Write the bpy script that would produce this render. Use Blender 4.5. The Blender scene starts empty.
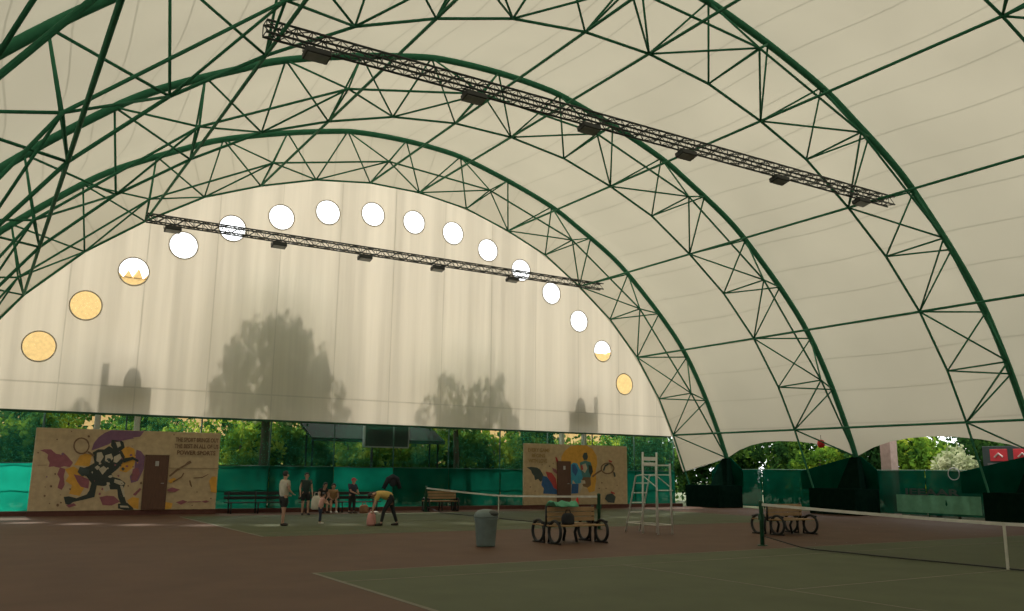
import bpy, bmesh, math, random
from mathutils import Vector, Matrix
from mathutils.geometry import tessellate_polygon
random.seed(7)
SC = bpy.context.scene
COL = SC.collection
PI = math.pi
def R(a): return math.radians(a)

# ------------------------------------------------------------------ materials
MATS = {}
def nodemat(name):
    m = bpy.data.materials.new(name); m.use_nodes = True
    nt = m.node_tree; nt.nodes.clear()
    out = nt.nodes.new('ShaderNodeOutputMaterial')
    MATS[name] = m
    return m, nt, out
def N(nt, t, **kw):
    n = nt.nodes.new(t)
    for k, v in kw.items():
        if k in n.inputs.keys(): n.inputs[k].default_value = v
        else: setattr(n, k, v)
    return n
def ramp(nt, src, stops):
    r = nt.nodes.new('ShaderNodeValToRGB')
    e = r.color_ramp.elements
    while len(e) < len(stops): e.new(.5)
    for i, (p, c) in enumerate(stops):
        e[i].position = p; e[i].color = (*c, 1)
    nt.links.new(src, r.inputs[0]); return r
def noisemat(name, c1, c2, scale=6, rough=.6, metal=0, bump=0, spec=.4, stretch=(1,1,1)):
    m, nt, out = nodemat(name)
    tc = N(nt, 'ShaderNodeTexCoord'); mp = N(nt, 'ShaderNodeMapping'); mp.inputs['Scale'].default_value = stretch
    nt.links.new(tc.outputs['Object'], mp.inputs[0])
    nz = N(nt, 'ShaderNodeTexNoise'); nz.inputs['Scale'].default_value = scale; nz.inputs['Detail'].default_value = 4
    nt.links.new(mp.outputs[0], nz.inputs['Vector'])
    r = ramp(nt, nz.outputs['Fac'], [(.3, c1), (.7, c2)])
    b = N(nt, 'ShaderNodeBsdfPrincipled'); b.inputs['Roughness'].default_value = rough; b.inputs['Metallic'].default_value = metal; b.inputs['Specular IOR Level'].default_value = spec
    nt.links.new(r.outputs[0], b.inputs['Base Color'])
    if bump:
        bp = N(nt, 'ShaderNodeBump'); bp.inputs['Strength'].default_value = bump
        nt.links.new(nz.outputs['Fac'], bp.inputs['Height']); nt.links.new(bp.outputs[0], b.inputs['Normal'])
    nt.links.new(b.outputs[0], out.inputs[0])
    return m
def plain(name, c, rough=.6, metal=0, var=.12):
    return noisemat(name, tuple(x*(1-var) for x in c), tuple(min(1,x*(1+var)) for x in c), 5, rough, metal)

noisemat('green_steel', (.030,.155,.085), (.038,.19,.105), 5, .8, spec=.2)
plain('dark_steel', (.035,.045,.045), .5)
plain('lamp_body', (.03,.035,.035), .5)
plain('lamp_glass', (.25,.27,.27), .15)
plain('iron', (.008,.01,.01), .5)
plain('white_paint', (.62,.60,.54), .5)
plain('seat_wood', (.30,.185,.085), .6)
plain('bin_grey', (.13,.17,.16), .5)
plain('bin_dark', (.045,.055,.05), .5)
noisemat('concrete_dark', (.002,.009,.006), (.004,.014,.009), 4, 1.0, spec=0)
plain('post_green', (.012,.07,.035), .5)
plain('tape_white', (.55,.53,.46), .7)
plain('strap_white', (.5,.48,.40), .7)
plain('bark', (.06,.045,.03), .9)
plain('pillar_brick', (.34,.24,.2), .9)
noisemat('awning', (.012,.016,.014), (.02,.024,.022), 4, .95, spec=.05)
plain('sign_dark', (.03,.045,.042), .7)
plain('sign_red', (.5,.03,.04), .6)
plain('sign_pale', (.55,.45,.42), .6)
plain('sign_grey', (.13,.12,.12), .6)
plain('ochre_wall', (.74,.48,.19), .9)
plain('roof_tile', (.70,.44,.16), .9)
plain('unit_grey', (.3,.31,.3), .6)
plain('curb', (.10,.038,.028), .9)
plain('red_plastic', (.55,.02,.02), .5)
plain('rope_white', (.75,.75,.7), .8)
# mural paints
for n, c in dict(panel=(.46,.345,.2), maroon=(.25,.085,.10), orange=(.58,.30,.045), purple=(.18,.09,.15), black=(.03,.038,.032), white=(.44,.38,.27),
                 brown=(.17,.10,.055), seam=(.28,.20,.11), charcoal=(.045,.06,.055), blue=(.025,.09,.22), red=(.38,.05,.045), skyblue=(.04,.26,.38), teal=(.06,.17,.16), ochre=(.27,.17,.055)).items():
    plain('mural_'+n, c, .7)
noisemat('door_brown', (.085,.04,.025), (.12,.058,.035), 3, .45, stretch=(12,1,1))
plain('plaque', (.4,.38,.34), .4)
# people
plain('skin', (.42,.24,.16), .6)
plain('hair', (.02,.015,.012), .6)
plain('eye', (.03,.02,.02), .3)
plain('shirt_grey', (.46,.42,.33), .8)
plain('cloth_black', (.012,.014,.014), .8)
plain('cloth_darkgreen', (.018,.035,.028), .8)
plain('cloth_yellow', (.52,.36,.10), .8)
plain('cloth_pink', (.55,.30,.25), .8)
plain('cloth_navy', (.02,.028,.05), .8)
plain('cap_red', (.42,.07,.08), .8)
plain('shoe_dark', (.03,.022,.018), .7)
plain('shoe_white', (.55,.52,.48), .7)
plain('bag_white', (.55,.50,.42), .8)
plain('bag_pink', (.55,.25,.22), .8)
plain('bag_black', (.015,.017,.02), .8)
plain('towel_green', (.10,.33,.20), .9)
plain('bag_brown', (.20,.10,.05), .8)
plain('banner_cloth', (.10,.27,.17), .9)

# court floor
noisemat('court_brown', (.088,.047,.029), (.114,.062,.038), .9, .7, bump=.02, spec=.22)
noisemat('court_green', (.062,.075,.034), (.082,.096,.046), .8, .7, bump=.02, spec=.22)
noisemat('line_white', (.13,.12,.085), (.17,.155,.11), 3, .7)
noisemat('strip_pale', (.45,.40,.34), (.6,.54,.46), 3, .7)
noisemat('grass_ground', (.05,.07,.025), (.09,.10,.04), .5, .95)

# translucent fabrics
def fabric(name, refl, trans, streak=0.0, seam=False):
    m, nt, out = nodemat(name)
    d = N(nt, 'ShaderNodeBsdfDiffuse'); t = N(nt, 'ShaderNodeBsdfTranslucent'); ad = N(nt, 'ShaderNodeAddShader')
    d.inputs['Color'].default_value = (*refl, 1)
    tc = N(nt, 'ShaderNodeTexCoord')
    col = None
    if streak:
        mp = N(nt, 'ShaderNodeMapping'); mp.inputs['Scale'].default_value = (1.5, 1, .045)
        nt.links.new(tc.outputs['Object'], mp.inputs[0])
        nz = N(nt, 'ShaderNodeTexNoise'); nz.inputs['Scale'].default_value = 1.0; nz.inputs['Detail'].default_value = 6; nz.inputs['Roughness'].default_value = .62
        nt.links.new(mp.outputs[0], nz.inputs['Vector'])
        r = ramp(nt, nz.outputs['Fac'], [(.25, tuple(x*(1-streak) for x in trans)), (.75, tuple(x*(1+streak) for x in trans))])
        col = r.outputs[0]
        # sewn seams: one low horizontal, verticals every 2.35 m with a faint waver
        sx = N(nt, 'ShaderNodeSeparateXYZ'); nt.links.new(tc.outputs['Object'], sx.inputs[0])
        wv = N(nt, 'ShaderNodeMath', operation='MULTIPLY_ADD'); nt.links.new(nz.outputs['Fac'], wv.inputs[0]); wv.inputs[1].default_value = .25; nt.links.new(sx.outputs['X'], wv.inputs[2])
        md = N(nt, 'ShaderNodeMath', operation='PINGPONG'); nt.links.new(wv.outputs[0], md.inputs[0]); md.inputs[1].default_value = 1.37
        lt = N(nt, 'ShaderNodeMath', operation='LESS_THAN'); nt.links.new(md.outputs[0], lt.inputs[0]); lt.inputs[1].default_value = .022
        ab = N(nt, 'ShaderNodeMath', operation='COMPARE'); nt.links.new(sx.outputs['Z'], ab.inputs[0]); ab.inputs[1].default_value = 4.95; ab.inputs[2].default_value = .03
        mx = N(nt, 'ShaderNodeMath', operation='MAXIMUM'); nt.links.new(lt.outputs[0], mx.inputs[0]); nt.links.new(ab.outputs[0], mx.inputs[1])
        ml = N(nt, 'ShaderNodeMath', operation='MULTIPLY'); nt.links.new(mx.outputs[0], ml.inputs[0]); ml.inputs[1].default_value = .35
    else:
        nz = N(nt, 'ShaderNodeTexNoise'); nz.inputs['Scale'].default_value = .25; nz.inputs['Detail'].default_value = 3
        nt.links.new(tc.outputs['Object'], nz.inputs['Vector'])
        r = ramp(nt, nz.outputs['Fac'], [(.3, tuple(x*.93 for x in trans)), (.7, tuple(x*1.06 for x in trans))])
        col = r.outputs[0]
        at = N(nt, 'ShaderNodeAttribute'); at.attribute_name = 'arc'
        md = N(nt, 'ShaderNodeMath', operation='PINGPONG'); nt.links.new(at.outputs['Fac'], md.inputs[0]); md.inputs[1].default_value = .84
        lt = N(nt, 'ShaderNodeMath', operation='LESS_THAN'); nt.links.new(md.outputs[0], lt.inputs[0]); lt.inputs[1].default_value = .03
        ml = N(nt, 'ShaderNodeMath', operation='MULTIPLY'); nt.links.new(lt.outputs[0], ml.inputs[0]); ml.inputs[1].default_value = .28
    mix = N(nt, 'ShaderNodeMix', data_type='RGBA', blend_type='MULTIPLY')
    nt.links.new(ml.outputs[0], mix.inputs['Factor']); nt.links.new(col, mix.inputs[6]); mix.inputs[7].default_value = (.1,.12,.1,1)
    nt.links.new(mix.outputs[2], t.inputs['Color'])
    nt.links.new(d.outputs[0], ad.inputs[0]); nt.links.new(t.outputs[0], ad.inputs[1]); nt.links.new(ad.outputs[0], out.inputs[0])
    return m
fabric('roof_fabric', (.33,.31,.26), (.132,.120,.090), 0)
fabric('gable_fabric', (.33,.31,.26), (.268,.242,.196), .26)

def meshcloth(name, c, alpha, trans=.6):
    """woven shade cloth or knotted net: part of the light goes straight through its holes"""
    m, nt, out = nodemat(name)
    tp = N(nt, 'ShaderNodeBsdfTransparent'); d = N(nt, 'ShaderNodeBsdfDiffuse'); t = N(nt, 'ShaderNodeBsdfTranslucent')
    tc = N(nt, 'ShaderNodeTexCoord'); nz = N(nt, 'ShaderNodeTexNoise'); nz.inputs['Scale'].default_value = .9
    nt.links.new(tc.outputs['Object'], nz.inputs['Vector'])
    r = ramp(nt, nz.outputs['Fac'], [(.3, tuple(x*.75 for x in c)), (.7, tuple(min(1, x*1.2) for x in c))])
    nt.links.new(r.outputs[0], d.inputs['Color']); nt.links.new(r.outputs[0], t.inputs['Color'])
    m1 = N(nt, 'ShaderNodeMixShader'); m1.inputs[0].default_value = trans
    nt.links.new(d.outputs[0], m1.inputs[1]); nt.links.new(t.outputs[0], m1.inputs[2])
    m2 = N(nt, 'ShaderNodeMixShader'); m2.inputs[0].default_value = alpha
    nt.links.new(tp.outputs[0], m2.inputs[1]); nt.links.new(m1.outputs[0], m2.inputs[2]); nt.links.new(m2.outputs[0], out.inputs[0])
    return m
meshcloth('fence_mesh', (.003,.075,.046), .93, .6)
meshcloth('fence_mesh_backlit', (.01,.38,.25), .92, .7)  # lighter copy of fence_mesh: light from behind painted into the colour
meshcloth('fence_mesh_side', (.002,.062,.036), .95, .45)
meshcloth('tennis_net', (.01,.012,.01), .16, .2)
meshcloth('bird_netting', (.015,.11,.06), .30, .5)
m, nt, out = nodemat('clear_film')
tp = N(nt, 'ShaderNodeBsdfTransparent'); gl = N(nt, 'ShaderNodeBsdfGlossy'); gl.inputs['Roughness'].default_value = .1
mx = N(nt, 'ShaderNodeMixShader'); mx.inputs[0].default_value = .04
nt.links.new(tp.outputs[0], mx.inputs[1]); nt.links.new(gl.outputs[0], mx.inputs[2]); nt.links.new(mx.outputs[0], out.inputs[0])
def leafmat(name, c1, c2, c3, tr=.5):
    m, nt, out = nodemat(name)
    tc = N(nt, 'ShaderNodeTexCoord'); nz = N(nt, 'ShaderNodeTexNoise'); nz.inputs['Scale'].default_value = .8; nz.inputs['Detail'].default_value = 3
    nt.links.new(tc.outputs['Object'], nz.inputs['Vector'])
    r = ramp(nt, nz.outputs['Fac'], [(.35, c1), (.52, c2), (.68, c3)])
    d = N(nt, 'ShaderNodeBsdfDiffuse'); t = N(nt, 'ShaderNodeBsdfTranslucent'); ms = N(nt, 'ShaderNodeMixShader'); ms.inputs[0].default_value = tr
    nt.links.new(r.outputs[0], d.inputs['Color']); nt.links.new(r.outputs[0], t.inputs['Color'])
    nt.links.new(d.outputs[0], ms.inputs[1]); nt.links.new(t.outputs[0], ms.inputs[2]); nt.links.new(ms.outputs[0], out.inputs[0])
leafmat('leaf_dark', (.012,.04,.014), (.035,.095,.022), (.14,.26,.035))
leafmat('leaf_bright', (.02,.07,.016), (.12,.23,.025), (.50,.58,.07))
leafmat('leaf_sheer', (.20,.29,.12), (.32,.41,.19), (.42,.50,.27), .75)
leafmat('leaf_pale', (.16,.20,.10), (.36,.40,.22), (.55,.55,.38))

# ------------------------------------------------------------------ mesh helpers
class MB:
    def __init__(s): s.v = []; s.f = []; s.mi = []; s.cur = 0; s.mats = []
    def mat(s, name):
        if name not in s.mats: s.mats.append(name)
        s.cur = s.mats.index(name); return s
    def add(s, vs, fs):
        o = len(s.v); s.v += [tuple(p) for p in vs]
        for f in fs: s.f.append(tuple(i+o for i in f)); s.mi.append(s.cur)
        return s
    def box(s, c, d, rz=0, rx=0):
        M = Matrix.Translation(c) @ Matrix.Rotation(rz, 4, 'Z') @ Matrix.Rotation(rx, 4, 'X')
        x, y, z = (t/2 for t in d)
        vs = [M @ Vector(p) for p in ((-x,-y,-z),(x,-y,-z),(x,y,-z),(-x,y,-z),(-x,-y,z),(x,-y,z),(x,y,z),(-x,y,z))]
        return s.add(vs, [(3,2,1,0),(4,5,6,7),(0,1,5,4),(1,2,6,5),(2,3,7,6),(3,0,4,7)])
    def bbox(s, a, b):
        return s.box([(p+q)/2 for p, q in zip(a, b)], [abs(q-p) for p, q in zip(a, b)])
    def tube(s, pts, r, n=6, closed=False, cap=True):
        pts = [Vector(p) for p in pts]; k = len(pts)
        rs = r if isinstance(r, (list, tuple)) else [r]*k
        o = len(s.v); prev = None
        for i, p in enumerate(pts):
            if closed: t = pts[(i+1) % k] - pts[i-1]
            else: t = pts[min(i+1, k-1)] - pts[max(i-1, 0)]
            t.normalize()
            if prev is None:
                a = Vector((0,0,1)) if abs(t.z) < .9 else Vector((1,0,0))
                u = t.cross(a).normalized()
            else:
                u = (prev - t*prev.dot(t)).normalized()
            prev = u; w = t.cross(u)
            for j in range(n):
                an = 2*PI*j/n
                s.v.append(tuple(p + (u*math.cos(an) + w*math.sin(an))*rs[i]))
        m = k if closed else k-1
        for i in range(m):
            a, b = o+i*n, o+((i+1) % k)*n
            for j in range(n):
                s.f.append((a+j, a+(j+1) % n, b+(j+1) % n, b+j)); s.mi.append(s.cur)
        if not closed and cap:
            s.f.append(tuple(o+j for j in range(n))[::-1]); s.mi.append(s.cur)
            s.f.append(tuple(o+(k-1)*n+j for j in range(n))); s.mi.append(s.cur)
        return s
    def ring(s, c, rad, r, axis='X', n=20, m=6, sy=1, sz=1):
        pts = []
        for i in range(n):
            a = 2*PI*i/n; p, q = math.cos(a)*rad*sy, math.sin(a)*rad*sz
            pts.append({'X': (c[0], c[1]+p, c[2]+q), 'Y': (c[0]+p, c[1], c[2]+q), 'Z': (c[0]+p, c[1]+q, c[2])}[axis])
        return s.tube(pts, r, m, closed=True)
    def lathe(s, prof, c=(0,0,0), n=20, sx=1, sy=1):
        o = len(s.v)
        for r, z in prof:
            for j in range(n):
                a = 2*PI*j/n; s.v.append((c[0]+r*math.cos(a)*sx, c[1]+r*math.sin(a)*sy, c[2]+z))
        for i in range(len(prof)-1):
            for j in range(n):
                s.f.append((o+i*n+j, o+i*n+(j+1) % n, o+(i+1)*n+(j+1) % n, o+(i+1)*n+j)); s.mi.append(s.cur)
        s.f.append(tuple(o+j for j in range(n))[::-1]); s.mi.append(s.cur)
        s.f.append(tuple(o+(len(prof)-1)*n+j for j in range(n))); s.mi.append(s.cur)
        return s
    def ell(s, c, d, n=14, m=9):
        prof = [(max(.02, math.sin(PI*i/m)), -math.cos(PI*i/m)) for i in range(m+1)]
        o = len(s.v); s.lathe(prof, (0,0,0), n)
        for i in range(o, len(s.v)):
            x, y, z = s.v[i]; s.v[i] = (c[0]+x*d[0], c[1]+y*d[1], c[2]+z*d[2])
        return s
    def poly_xz(s, pts, y):
        tri = tessellate_polygon([[Vector((p[0], p[1], 0)) for p in pts]])
        vs = [(p[0], y, p[1]) for p in pts]; fs = []
        for t in tri:
            a, b, c = (pts[i] for i in t)
            ar = (b[0]-a[0])*(c[1]-a[1]) - (b[1]-a[1])*(c[0]-a[0])
            fs.append(tuple(t) if ar > 0 else tuple(t)[::-1])   # (x, z) counter-clockwise faces -y
        return s.add(vs, fs)
    def build(s, name, mat=None, parent=None, smooth=False, bevel=0):
        me = bpy.data.meshes.new(name); me.from_pydata(s.v, [], s.f); me.update()
        for mn in ([mat] if mat else s.mats): me.materials.append(MATS[mn])
        if not mat: me.polygons.foreach_set('material_index', s.mi)
        if smooth: me.polygons.foreach_set('use_smooth', [True]*len(me.polygons))
        o = bpy.data.objects.new(name, me); COL.objects.link(o)
        if parent: o.parent = parent
        if bevel:
            b = o.modifiers.new('bevel', 'BEVEL'); b.width = bevel; b.segments = 2; b.limit_method = 'ANGLE'
        return o
def tag(o, label=None, cat=None, group=None, kind=None):
    if label: o['label'] = label
    if cat: o['category'] = cat
    if group: o['group'] = group
    if kind: o['kind'] = kind
    return o
def empty(name, loc, rz=0, label=None, cat=None, group=None):
    o = bpy.data.objects.new(name, None); COL.objects.link(o)
    o.location = loc; o.rotation_euler = (0,0,rz); o.empty_display_size = .2
    return tag(o, label, cat, group)
def dup(root, loc, rz=None, label=None, scale=None):
    def cp(o, par):
        c = o.copy(); COL.objects.link(c)
        if par: c.parent = par
        for ch in o.children: cp(ch, c)
        return c
    r = cp(root, None); r.location = loc
    if rz is not None: r.rotation_euler = (0,0,rz)
    if scale: r.scale = scale
    if label: r['label'] = label
    return r
def struct(o, label=None): return tag(o, label, None, None, 'structure')
def text_mesh(body, name, mat, width, height, loc, parent, face='-Y', bold=.0):
    cu = bpy.data.curves.new(name, 'FONT'); cu.body = body; cu.align_x = 'CENTER'; cu.align_y = 'CENTER'; cu.size = 1; cu.offset = bold; cu.resolution_u = 3
    t = bpy.data.objects.new(name, cu); COL.objects.link(t)
    bpy.context.view_layer.update()
    me = bpy.data.meshes.new_from_object(t.evaluated_get(bpy.context.evaluated_depsgraph_get()))
    bpy.data.objects.remove(t)
    xs = [v.co.x for v in me.vertices]; ys = [v.co.y for v in me.vertices]
    sx = width/(max(xs)-min(xs)); sy = height/(max(ys)-min(ys)); cx = (max(xs)+min(xs))/2; cy = (max(ys)+min(ys))/2
    for v in me.vertices:
        x, y = (v.co.x-cx)*sx, (v.co.y-cy)*sy
        v.co = (x, 0, y) if face == '-Y' else (0, -x, y)
    me.materials.clear(); me.materials.append(MATS[mat])
    o = bpy.data.objects.new(name, me); COL.objects.link(o); o.location = loc
    if parent: o.parent = parent
    return o
SKY = 2.7
SUN = 4.6
MURAL_L=[
 ('maroon',[[2.22,2.38],[2.36,2.43],[2.58,2.43],[2.75,2.28],[2.95,2.24],[3.01,2.32],[3.15,2.19],[3.36,1.95],[3.27,1.79],[3.07,1.82],[2.91,1.76],[2.72,1.81],[2.56,1.78],[2.58,1.94],[2.49,2.09],[2.5,2.24],[2.37,2.33]]),
 ('maroon',[[2.94,1.78],[3.13,1.72],[3.1,1.44],[3.16,1.15],[3.08,0.95],[2.93,1.03],[2.98,1.35],[2.87,1.53]]),
 ('orange',[[3.57,2.22],[3.74,2.3],[3.98,2.26],[3.95,2.03],[3.93,1.83],[3.4,1.86],[3.5,2.05]]),
 ('orange',[[3.11,1.71],[3.4,1.82],[3.73,1.6],[3.88,1.15],[3.7,0.73],[3.34,0.81],[3.4,1.12],[3.17,1.28],[3.27,1.48]]),
 ('maroon',[[3.42,1.53],[3.64,1.48],[3.98,1.33],[3.97,1.0],[3.71,1.07],[3.58,1.24]]),
 ('purple',[[3.94,2.42],[4.0,2.7],[4.14,2.92],[4.35,3.1],[4.57,3.21],[5.22,3.32],[5.75,3.25],[5.62,2.99],[5.06,2.91],[4.78,2.85],[4.51,2.66],[4.18,2.51]]),
 ('orange',[[4.87,2.45],[5.21,2.61],[5.45,2.52],[5.54,2.12],[5.46,1.8],[5.24,1.61],[4.99,1.67],[5.04,1.97]]),
 ('purple',[[5.53,2.49],[5.7,2.43],[5.87,2.22],[5.86,1.75],[5.69,1.29],[5.45,1.21],[5.38,1.46],[5.52,1.74],[5.52,2.12]]),
 ('maroon',[[5.46,1.74],[5.65,1.81],[5.74,1.56],[5.63,1.29],[5.44,1.33]]),
 ('maroon',[[4.38,0.68],[4.63,0.74],[4.88,0.72],[5.12,0.51],[4.83,0.37],[4.52,0.39]]),
 ('orange',[[5.36,0.55],[5.55,0.69],[5.78,0.64],[5.8,0.22],[5.53,0.29]]),
 ('maroon',[[5.55,0.78],[5.79,1.03],[5.84,0.97],[5.64,0.72]]),
 ('black',[[3.99,2.34],[4.17,2.47],[4.38,2.47],[4.54,2.6],[4.81,2.45],[5.02,2.42],[5.14,2.2],[5.08,1.97],[4.92,1.74],[4.72,1.55],[4.82,1.4],[4.54,1.09],[4.11,1.13],[3.87,1.45],[3.69,1.54],[3.64,1.72],[3.9,1.83],[4.09,1.96]]),
 ('black',[[4.61,2.83],[4.83,2.9],[5.04,2.76],[5.1,2.56],[4.96,2.41],[4.73,2.46],[4.6,2.63]]),
 ('black',[[4.06,1.24],[4.25,1.11],[4.21,0.69],[3.8,0.58],[3.5,0.51],[3.37,0.4],[3.25,0.45],[3.17,0.7],[3.34,0.72],[3.6,0.65],[3.94,0.79],[4.01,0.94]]),
 ('black',[[4.7,1.46],[5.03,1.37],[5.25,1.21],[5.19,1.0],[5.26,0.69],[5.38,0.38],[5.17,0.38],[5.03,0.69],[4.98,0.97],[4.66,0.97]]),
 ('black',[[5.05,0.43],[5.37,0.47],[5.59,0.29],[5.63,0.18],[5.31,0.19],[5.07,0.26]]),
 ('white',[[4.14,2.34],[4.3,2.37],[4.39,2.19],[4.28,1.96],[4.15,2.03]]),
 ('white',[[4.44,2.25],[4.65,2.32],[4.73,2.13],[4.6,1.97],[4.45,2.04]]),
 ('white',[[4.75,2.2],[4.95,2.32],[5.03,2.16],[4.87,1.97],[4.75,2.0]]),
 ('white',[[4.25,1.73],[4.42,1.85],[4.56,1.73],[4.41,1.52]]),
 ('white',[[4.85,1.36],[5.12,1.29],[5.22,1.17],[5.1,1.12],[4.84,1.23]]),
 ('white',[[5.06,1.11],[5.17,1.11],[5.29,0.69],[5.22,0.69]]),
 ('white',[[4.42,1.09],[4.68,1.12],[4.73,0.94],[4.56,0.88]]),
 ('white',[[4.76,2.76],[4.91,2.78],[4.96,2.62],[4.85,2.54]]),
 ('white',[[5.12,0.37],[5.41,0.35],[5.46,0.28],[5.15,0.3]]),
 ('white',[[4.78,1.45],[4.72,1.41],[4.67,1.4],[4.6,1.45],[4.67,1.5],[4.73,1.51]]),
 ('white',[[4.07,1.61],[4.05,1.55],[4.02,1.61],[4.04,1.65]]),
 ('black',[[4.25,1.94],[4.22,1.91],[4.18,1.94],[4.22,1.99]]),
 ('charcoal',[[4.49,2.0],[4.48,1.94],[4.42,1.97],[4.39,2.0],[4.42,2.03],[4.47,2.03]]),
 ('white',[[4.34,1.95],[4.3,1.9],[4.24,1.9],[4.25,1.98],[4.29,1.98]]),
 ('black',[[4.26,1.5],[4.26,1.46],[4.22,1.47],[4.19,1.5],[4.21,1.54],[4.24,1.54]]),
 ('white',[[4.35,2.08],[4.27,2.02],[4.22,2.08],[4.26,2.12]]),
 ('charcoal',[[5.04,1.88],[5.03,1.82],[4.98,1.86],[4.98,1.91],[5.03,1.91]]),
 ('white',[[4.3,1.8],[4.21,1.69],[4.11,1.79],[4.2,1.87]]),
 ('white',[[4.61,1.76],[4.58,1.73],[4.54,1.73],[4.53,1.78],[4.58,1.8]]),
 ('black',[[4.62,2.4],[4.58,2.33],[4.5,2.36],[4.5,2.44],[4.57,2.45]]),
 ('charcoal',[[5.18,1.75],[5.12,1.67],[5.04,1.74],[5.1,1.82]]),
 ('black',[[4.69,1.55],[4.65,1.5],[4.6,1.51],[4.57,1.55],[4.61,1.59],[4.64,1.58]]),
 ('white',[[4.04,1.99],[4.01,1.96],[3.97,1.99],[4.0,2.03]]),
 ('black',[[4.95,1.93],[4.94,1.9],[4.91,1.89],[4.9,1.93],[4.9,1.96],[4.93,1.96]]),
 ('white',[[4.71,1.17],[4.67,1.13],[4.61,1.1],[4.59,1.17],[4.58,1.24],[4.67,1.23]]),
 ('black',[[4.67,2.07],[4.64,2.0],[4.55,2.02],[4.55,2.13],[4.62,2.14]]),
 ('charcoal',[[4.6,2.09],[4.56,2.05],[4.5,2.09],[4.54,2.17]]),
 ('maroon',[[5.01,1.48],[4.99,1.44],[4.95,1.46],[4.93,1.51],[4.98,1.52]]),
 ('brown',[[5.5,1.53],[5.46,1.49],[5.42,1.5],[5.42,1.56],[5.46,1.55]]),
 ('brown',[[5.15,0.73],[5.14,0.71],[5.12,0.72],[5.12,0.75],[5.13,0.74]]),
 ('brown',[[5.86,1.21],[5.83,1.17],[5.77,1.17],[5.76,1.23],[5.81,1.27]]),
 ('orange',[[5.17,1.0],[5.17,0.99],[5.16,0.99],[5.14,1.02],[5.16,1.02]]),
 ('maroon',[[5.06,2.14],[5.06,2.1],[5.02,2.11],[5.01,2.16],[5.04,2.17]]),
 ('brown',[[3.39,0.99],[3.36,0.94],[3.33,0.96],[3.32,1.01],[3.35,1.02]]),
 ('brown',[[4.77,2.76],[4.76,2.72],[4.73,2.75],[4.71,2.78],[4.76,2.78]]),
 ('purple',[[3.03,2.26],[3.0,2.22],[2.95,2.23],[2.93,2.28],[2.98,2.33]]),
 ('orange',[[2.48,2.73],[2.47,2.71],[2.46,2.72],[2.45,2.74],[2.47,2.74]]),
 ('brown',[[2.77,2.8],[2.75,2.77],[2.72,2.78],[2.71,2.81],[2.75,2.83]]),
 ('maroon',[[5.3,1.84],[5.26,1.81],[5.19,1.82],[5.19,1.87],[5.25,1.89]]),
 ('maroon',[[5.25,2.58],[5.22,2.56],[5.19,2.55],[5.19,2.59],[5.22,2.59]]),
 ('purple',[[5.38,2.62],[5.36,2.6],[5.35,2.61],[5.34,2.63],[5.36,2.64]]),
 ('maroon',[[5.52,2.27],[5.5,2.25],[5.48,2.26],[5.47,2.28],[5.5,2.3]]),
 ('purple',[[2.56,1.43],[2.55,1.4],[2.51,1.41],[2.52,1.45],[2.55,1.46]]),
 ('brown',[[2.54,1.06],[2.53,1.04],[2.51,1.04],[2.5,1.07],[2.52,1.09]]),
 ('maroon',[[4.42,0.8],[4.4,0.76],[4.34,0.77],[4.34,0.83],[4.39,0.86]]),
 ('brown',[[3.14,1.25],[3.12,1.23],[3.1,1.24],[3.1,1.27],[3.12,1.26]]),
 ('maroon',[[5.82,1.94],[5.81,1.92],[5.79,1.92],[5.77,1.96],[5.8,1.97]]),
 ('brown',[[5.37,1.1],[5.37,1.07],[5.33,1.08],[5.32,1.12],[5.36,1.14]]),
 ('maroon',[[4.16,1.29],[4.16,1.26],[4.14,1.28],[4.14,1.3],[4.16,1.31]]),
 ('maroon',[[4.49,0.99],[4.46,0.93],[4.41,0.97],[4.42,1.0],[4.45,1.04]]),
 ('maroon',[[5.5,1.83],[5.47,1.8],[5.43,1.82],[5.44,1.85],[5.46,1.86]]),
 ('maroon',[[4.86,1.89],[4.83,1.85],[4.78,1.87],[4.79,1.91],[4.82,1.93]]),
 ('purple',[[5.41,2.27],[5.36,2.24],[5.3,2.24],[5.31,2.3],[5.36,2.32]]),
 ('brown',[[3.07,0.78],[3.06,0.76],[3.04,0.76],[3.03,0.79],[3.06,0.79]]),
 ('purple',[[4.94,2.4],[4.93,2.38],[4.91,2.39],[4.9,2.41],[4.93,2.42]]),
 ('orange',[[5.63,1.99],[5.62,1.95],[5.59,1.98],[5.59,2.01],[5.62,2.01]]),
 ('brown',[[5.13,1.19],[5.12,1.18],[5.1,1.18],[5.09,1.2],[5.12,1.21]]),
 ('charcoal',[[3.6,1.81],[3.94,1.72],[3.92,1.54],[3.71,1.45],[3.54,1.61]]),
 ('black',[[5.06,2.14],[5.42,2.21],[5.64,2.09],[5.62,2.01],[5.43,2.1],[5.1,1.97]]),
 ('maroon',[[3.27,0.4],[3.53,0.47],[3.62,0.39],[3.38,0.31]]),
 ('purple',[[4.6,2.85],[4.82,2.98],[5.17,3.02],[5.42,2.92],[5.18,2.87],[4.9,2.8]]),
 ('brown',[[6.81,1.51],[7.07,1.76],[7.36,1.94],[7.46,2.05],[7.57,2.1],[7.63,2.01],[7.52,1.96],[7.39,1.89],[7.1,1.68],[6.84,1.44]]),
 ('maroon',[[6.76,0.95],[6.96,1.05],[7.27,0.96],[7.08,0.87],[6.86,0.88]]),
 ('maroon',[[7.14,0.47],[7.41,0.56],[7.59,0.49],[7.35,0.38]]),
 ('maroon',[[8.1,0.51],[8.32,0.54],[8.43,0.49],[8.27,0.44]]),
 ('maroon',[[7.59,0.49],[8.1,0.51],[8.11,0.48],[7.59,0.46]]),
 ('orange',[[8.36,1.31],[8.46,1.48],[8.65,1.48],[8.69,0.83],[8.46,0.87],[8.42,1.09]]),
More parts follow.
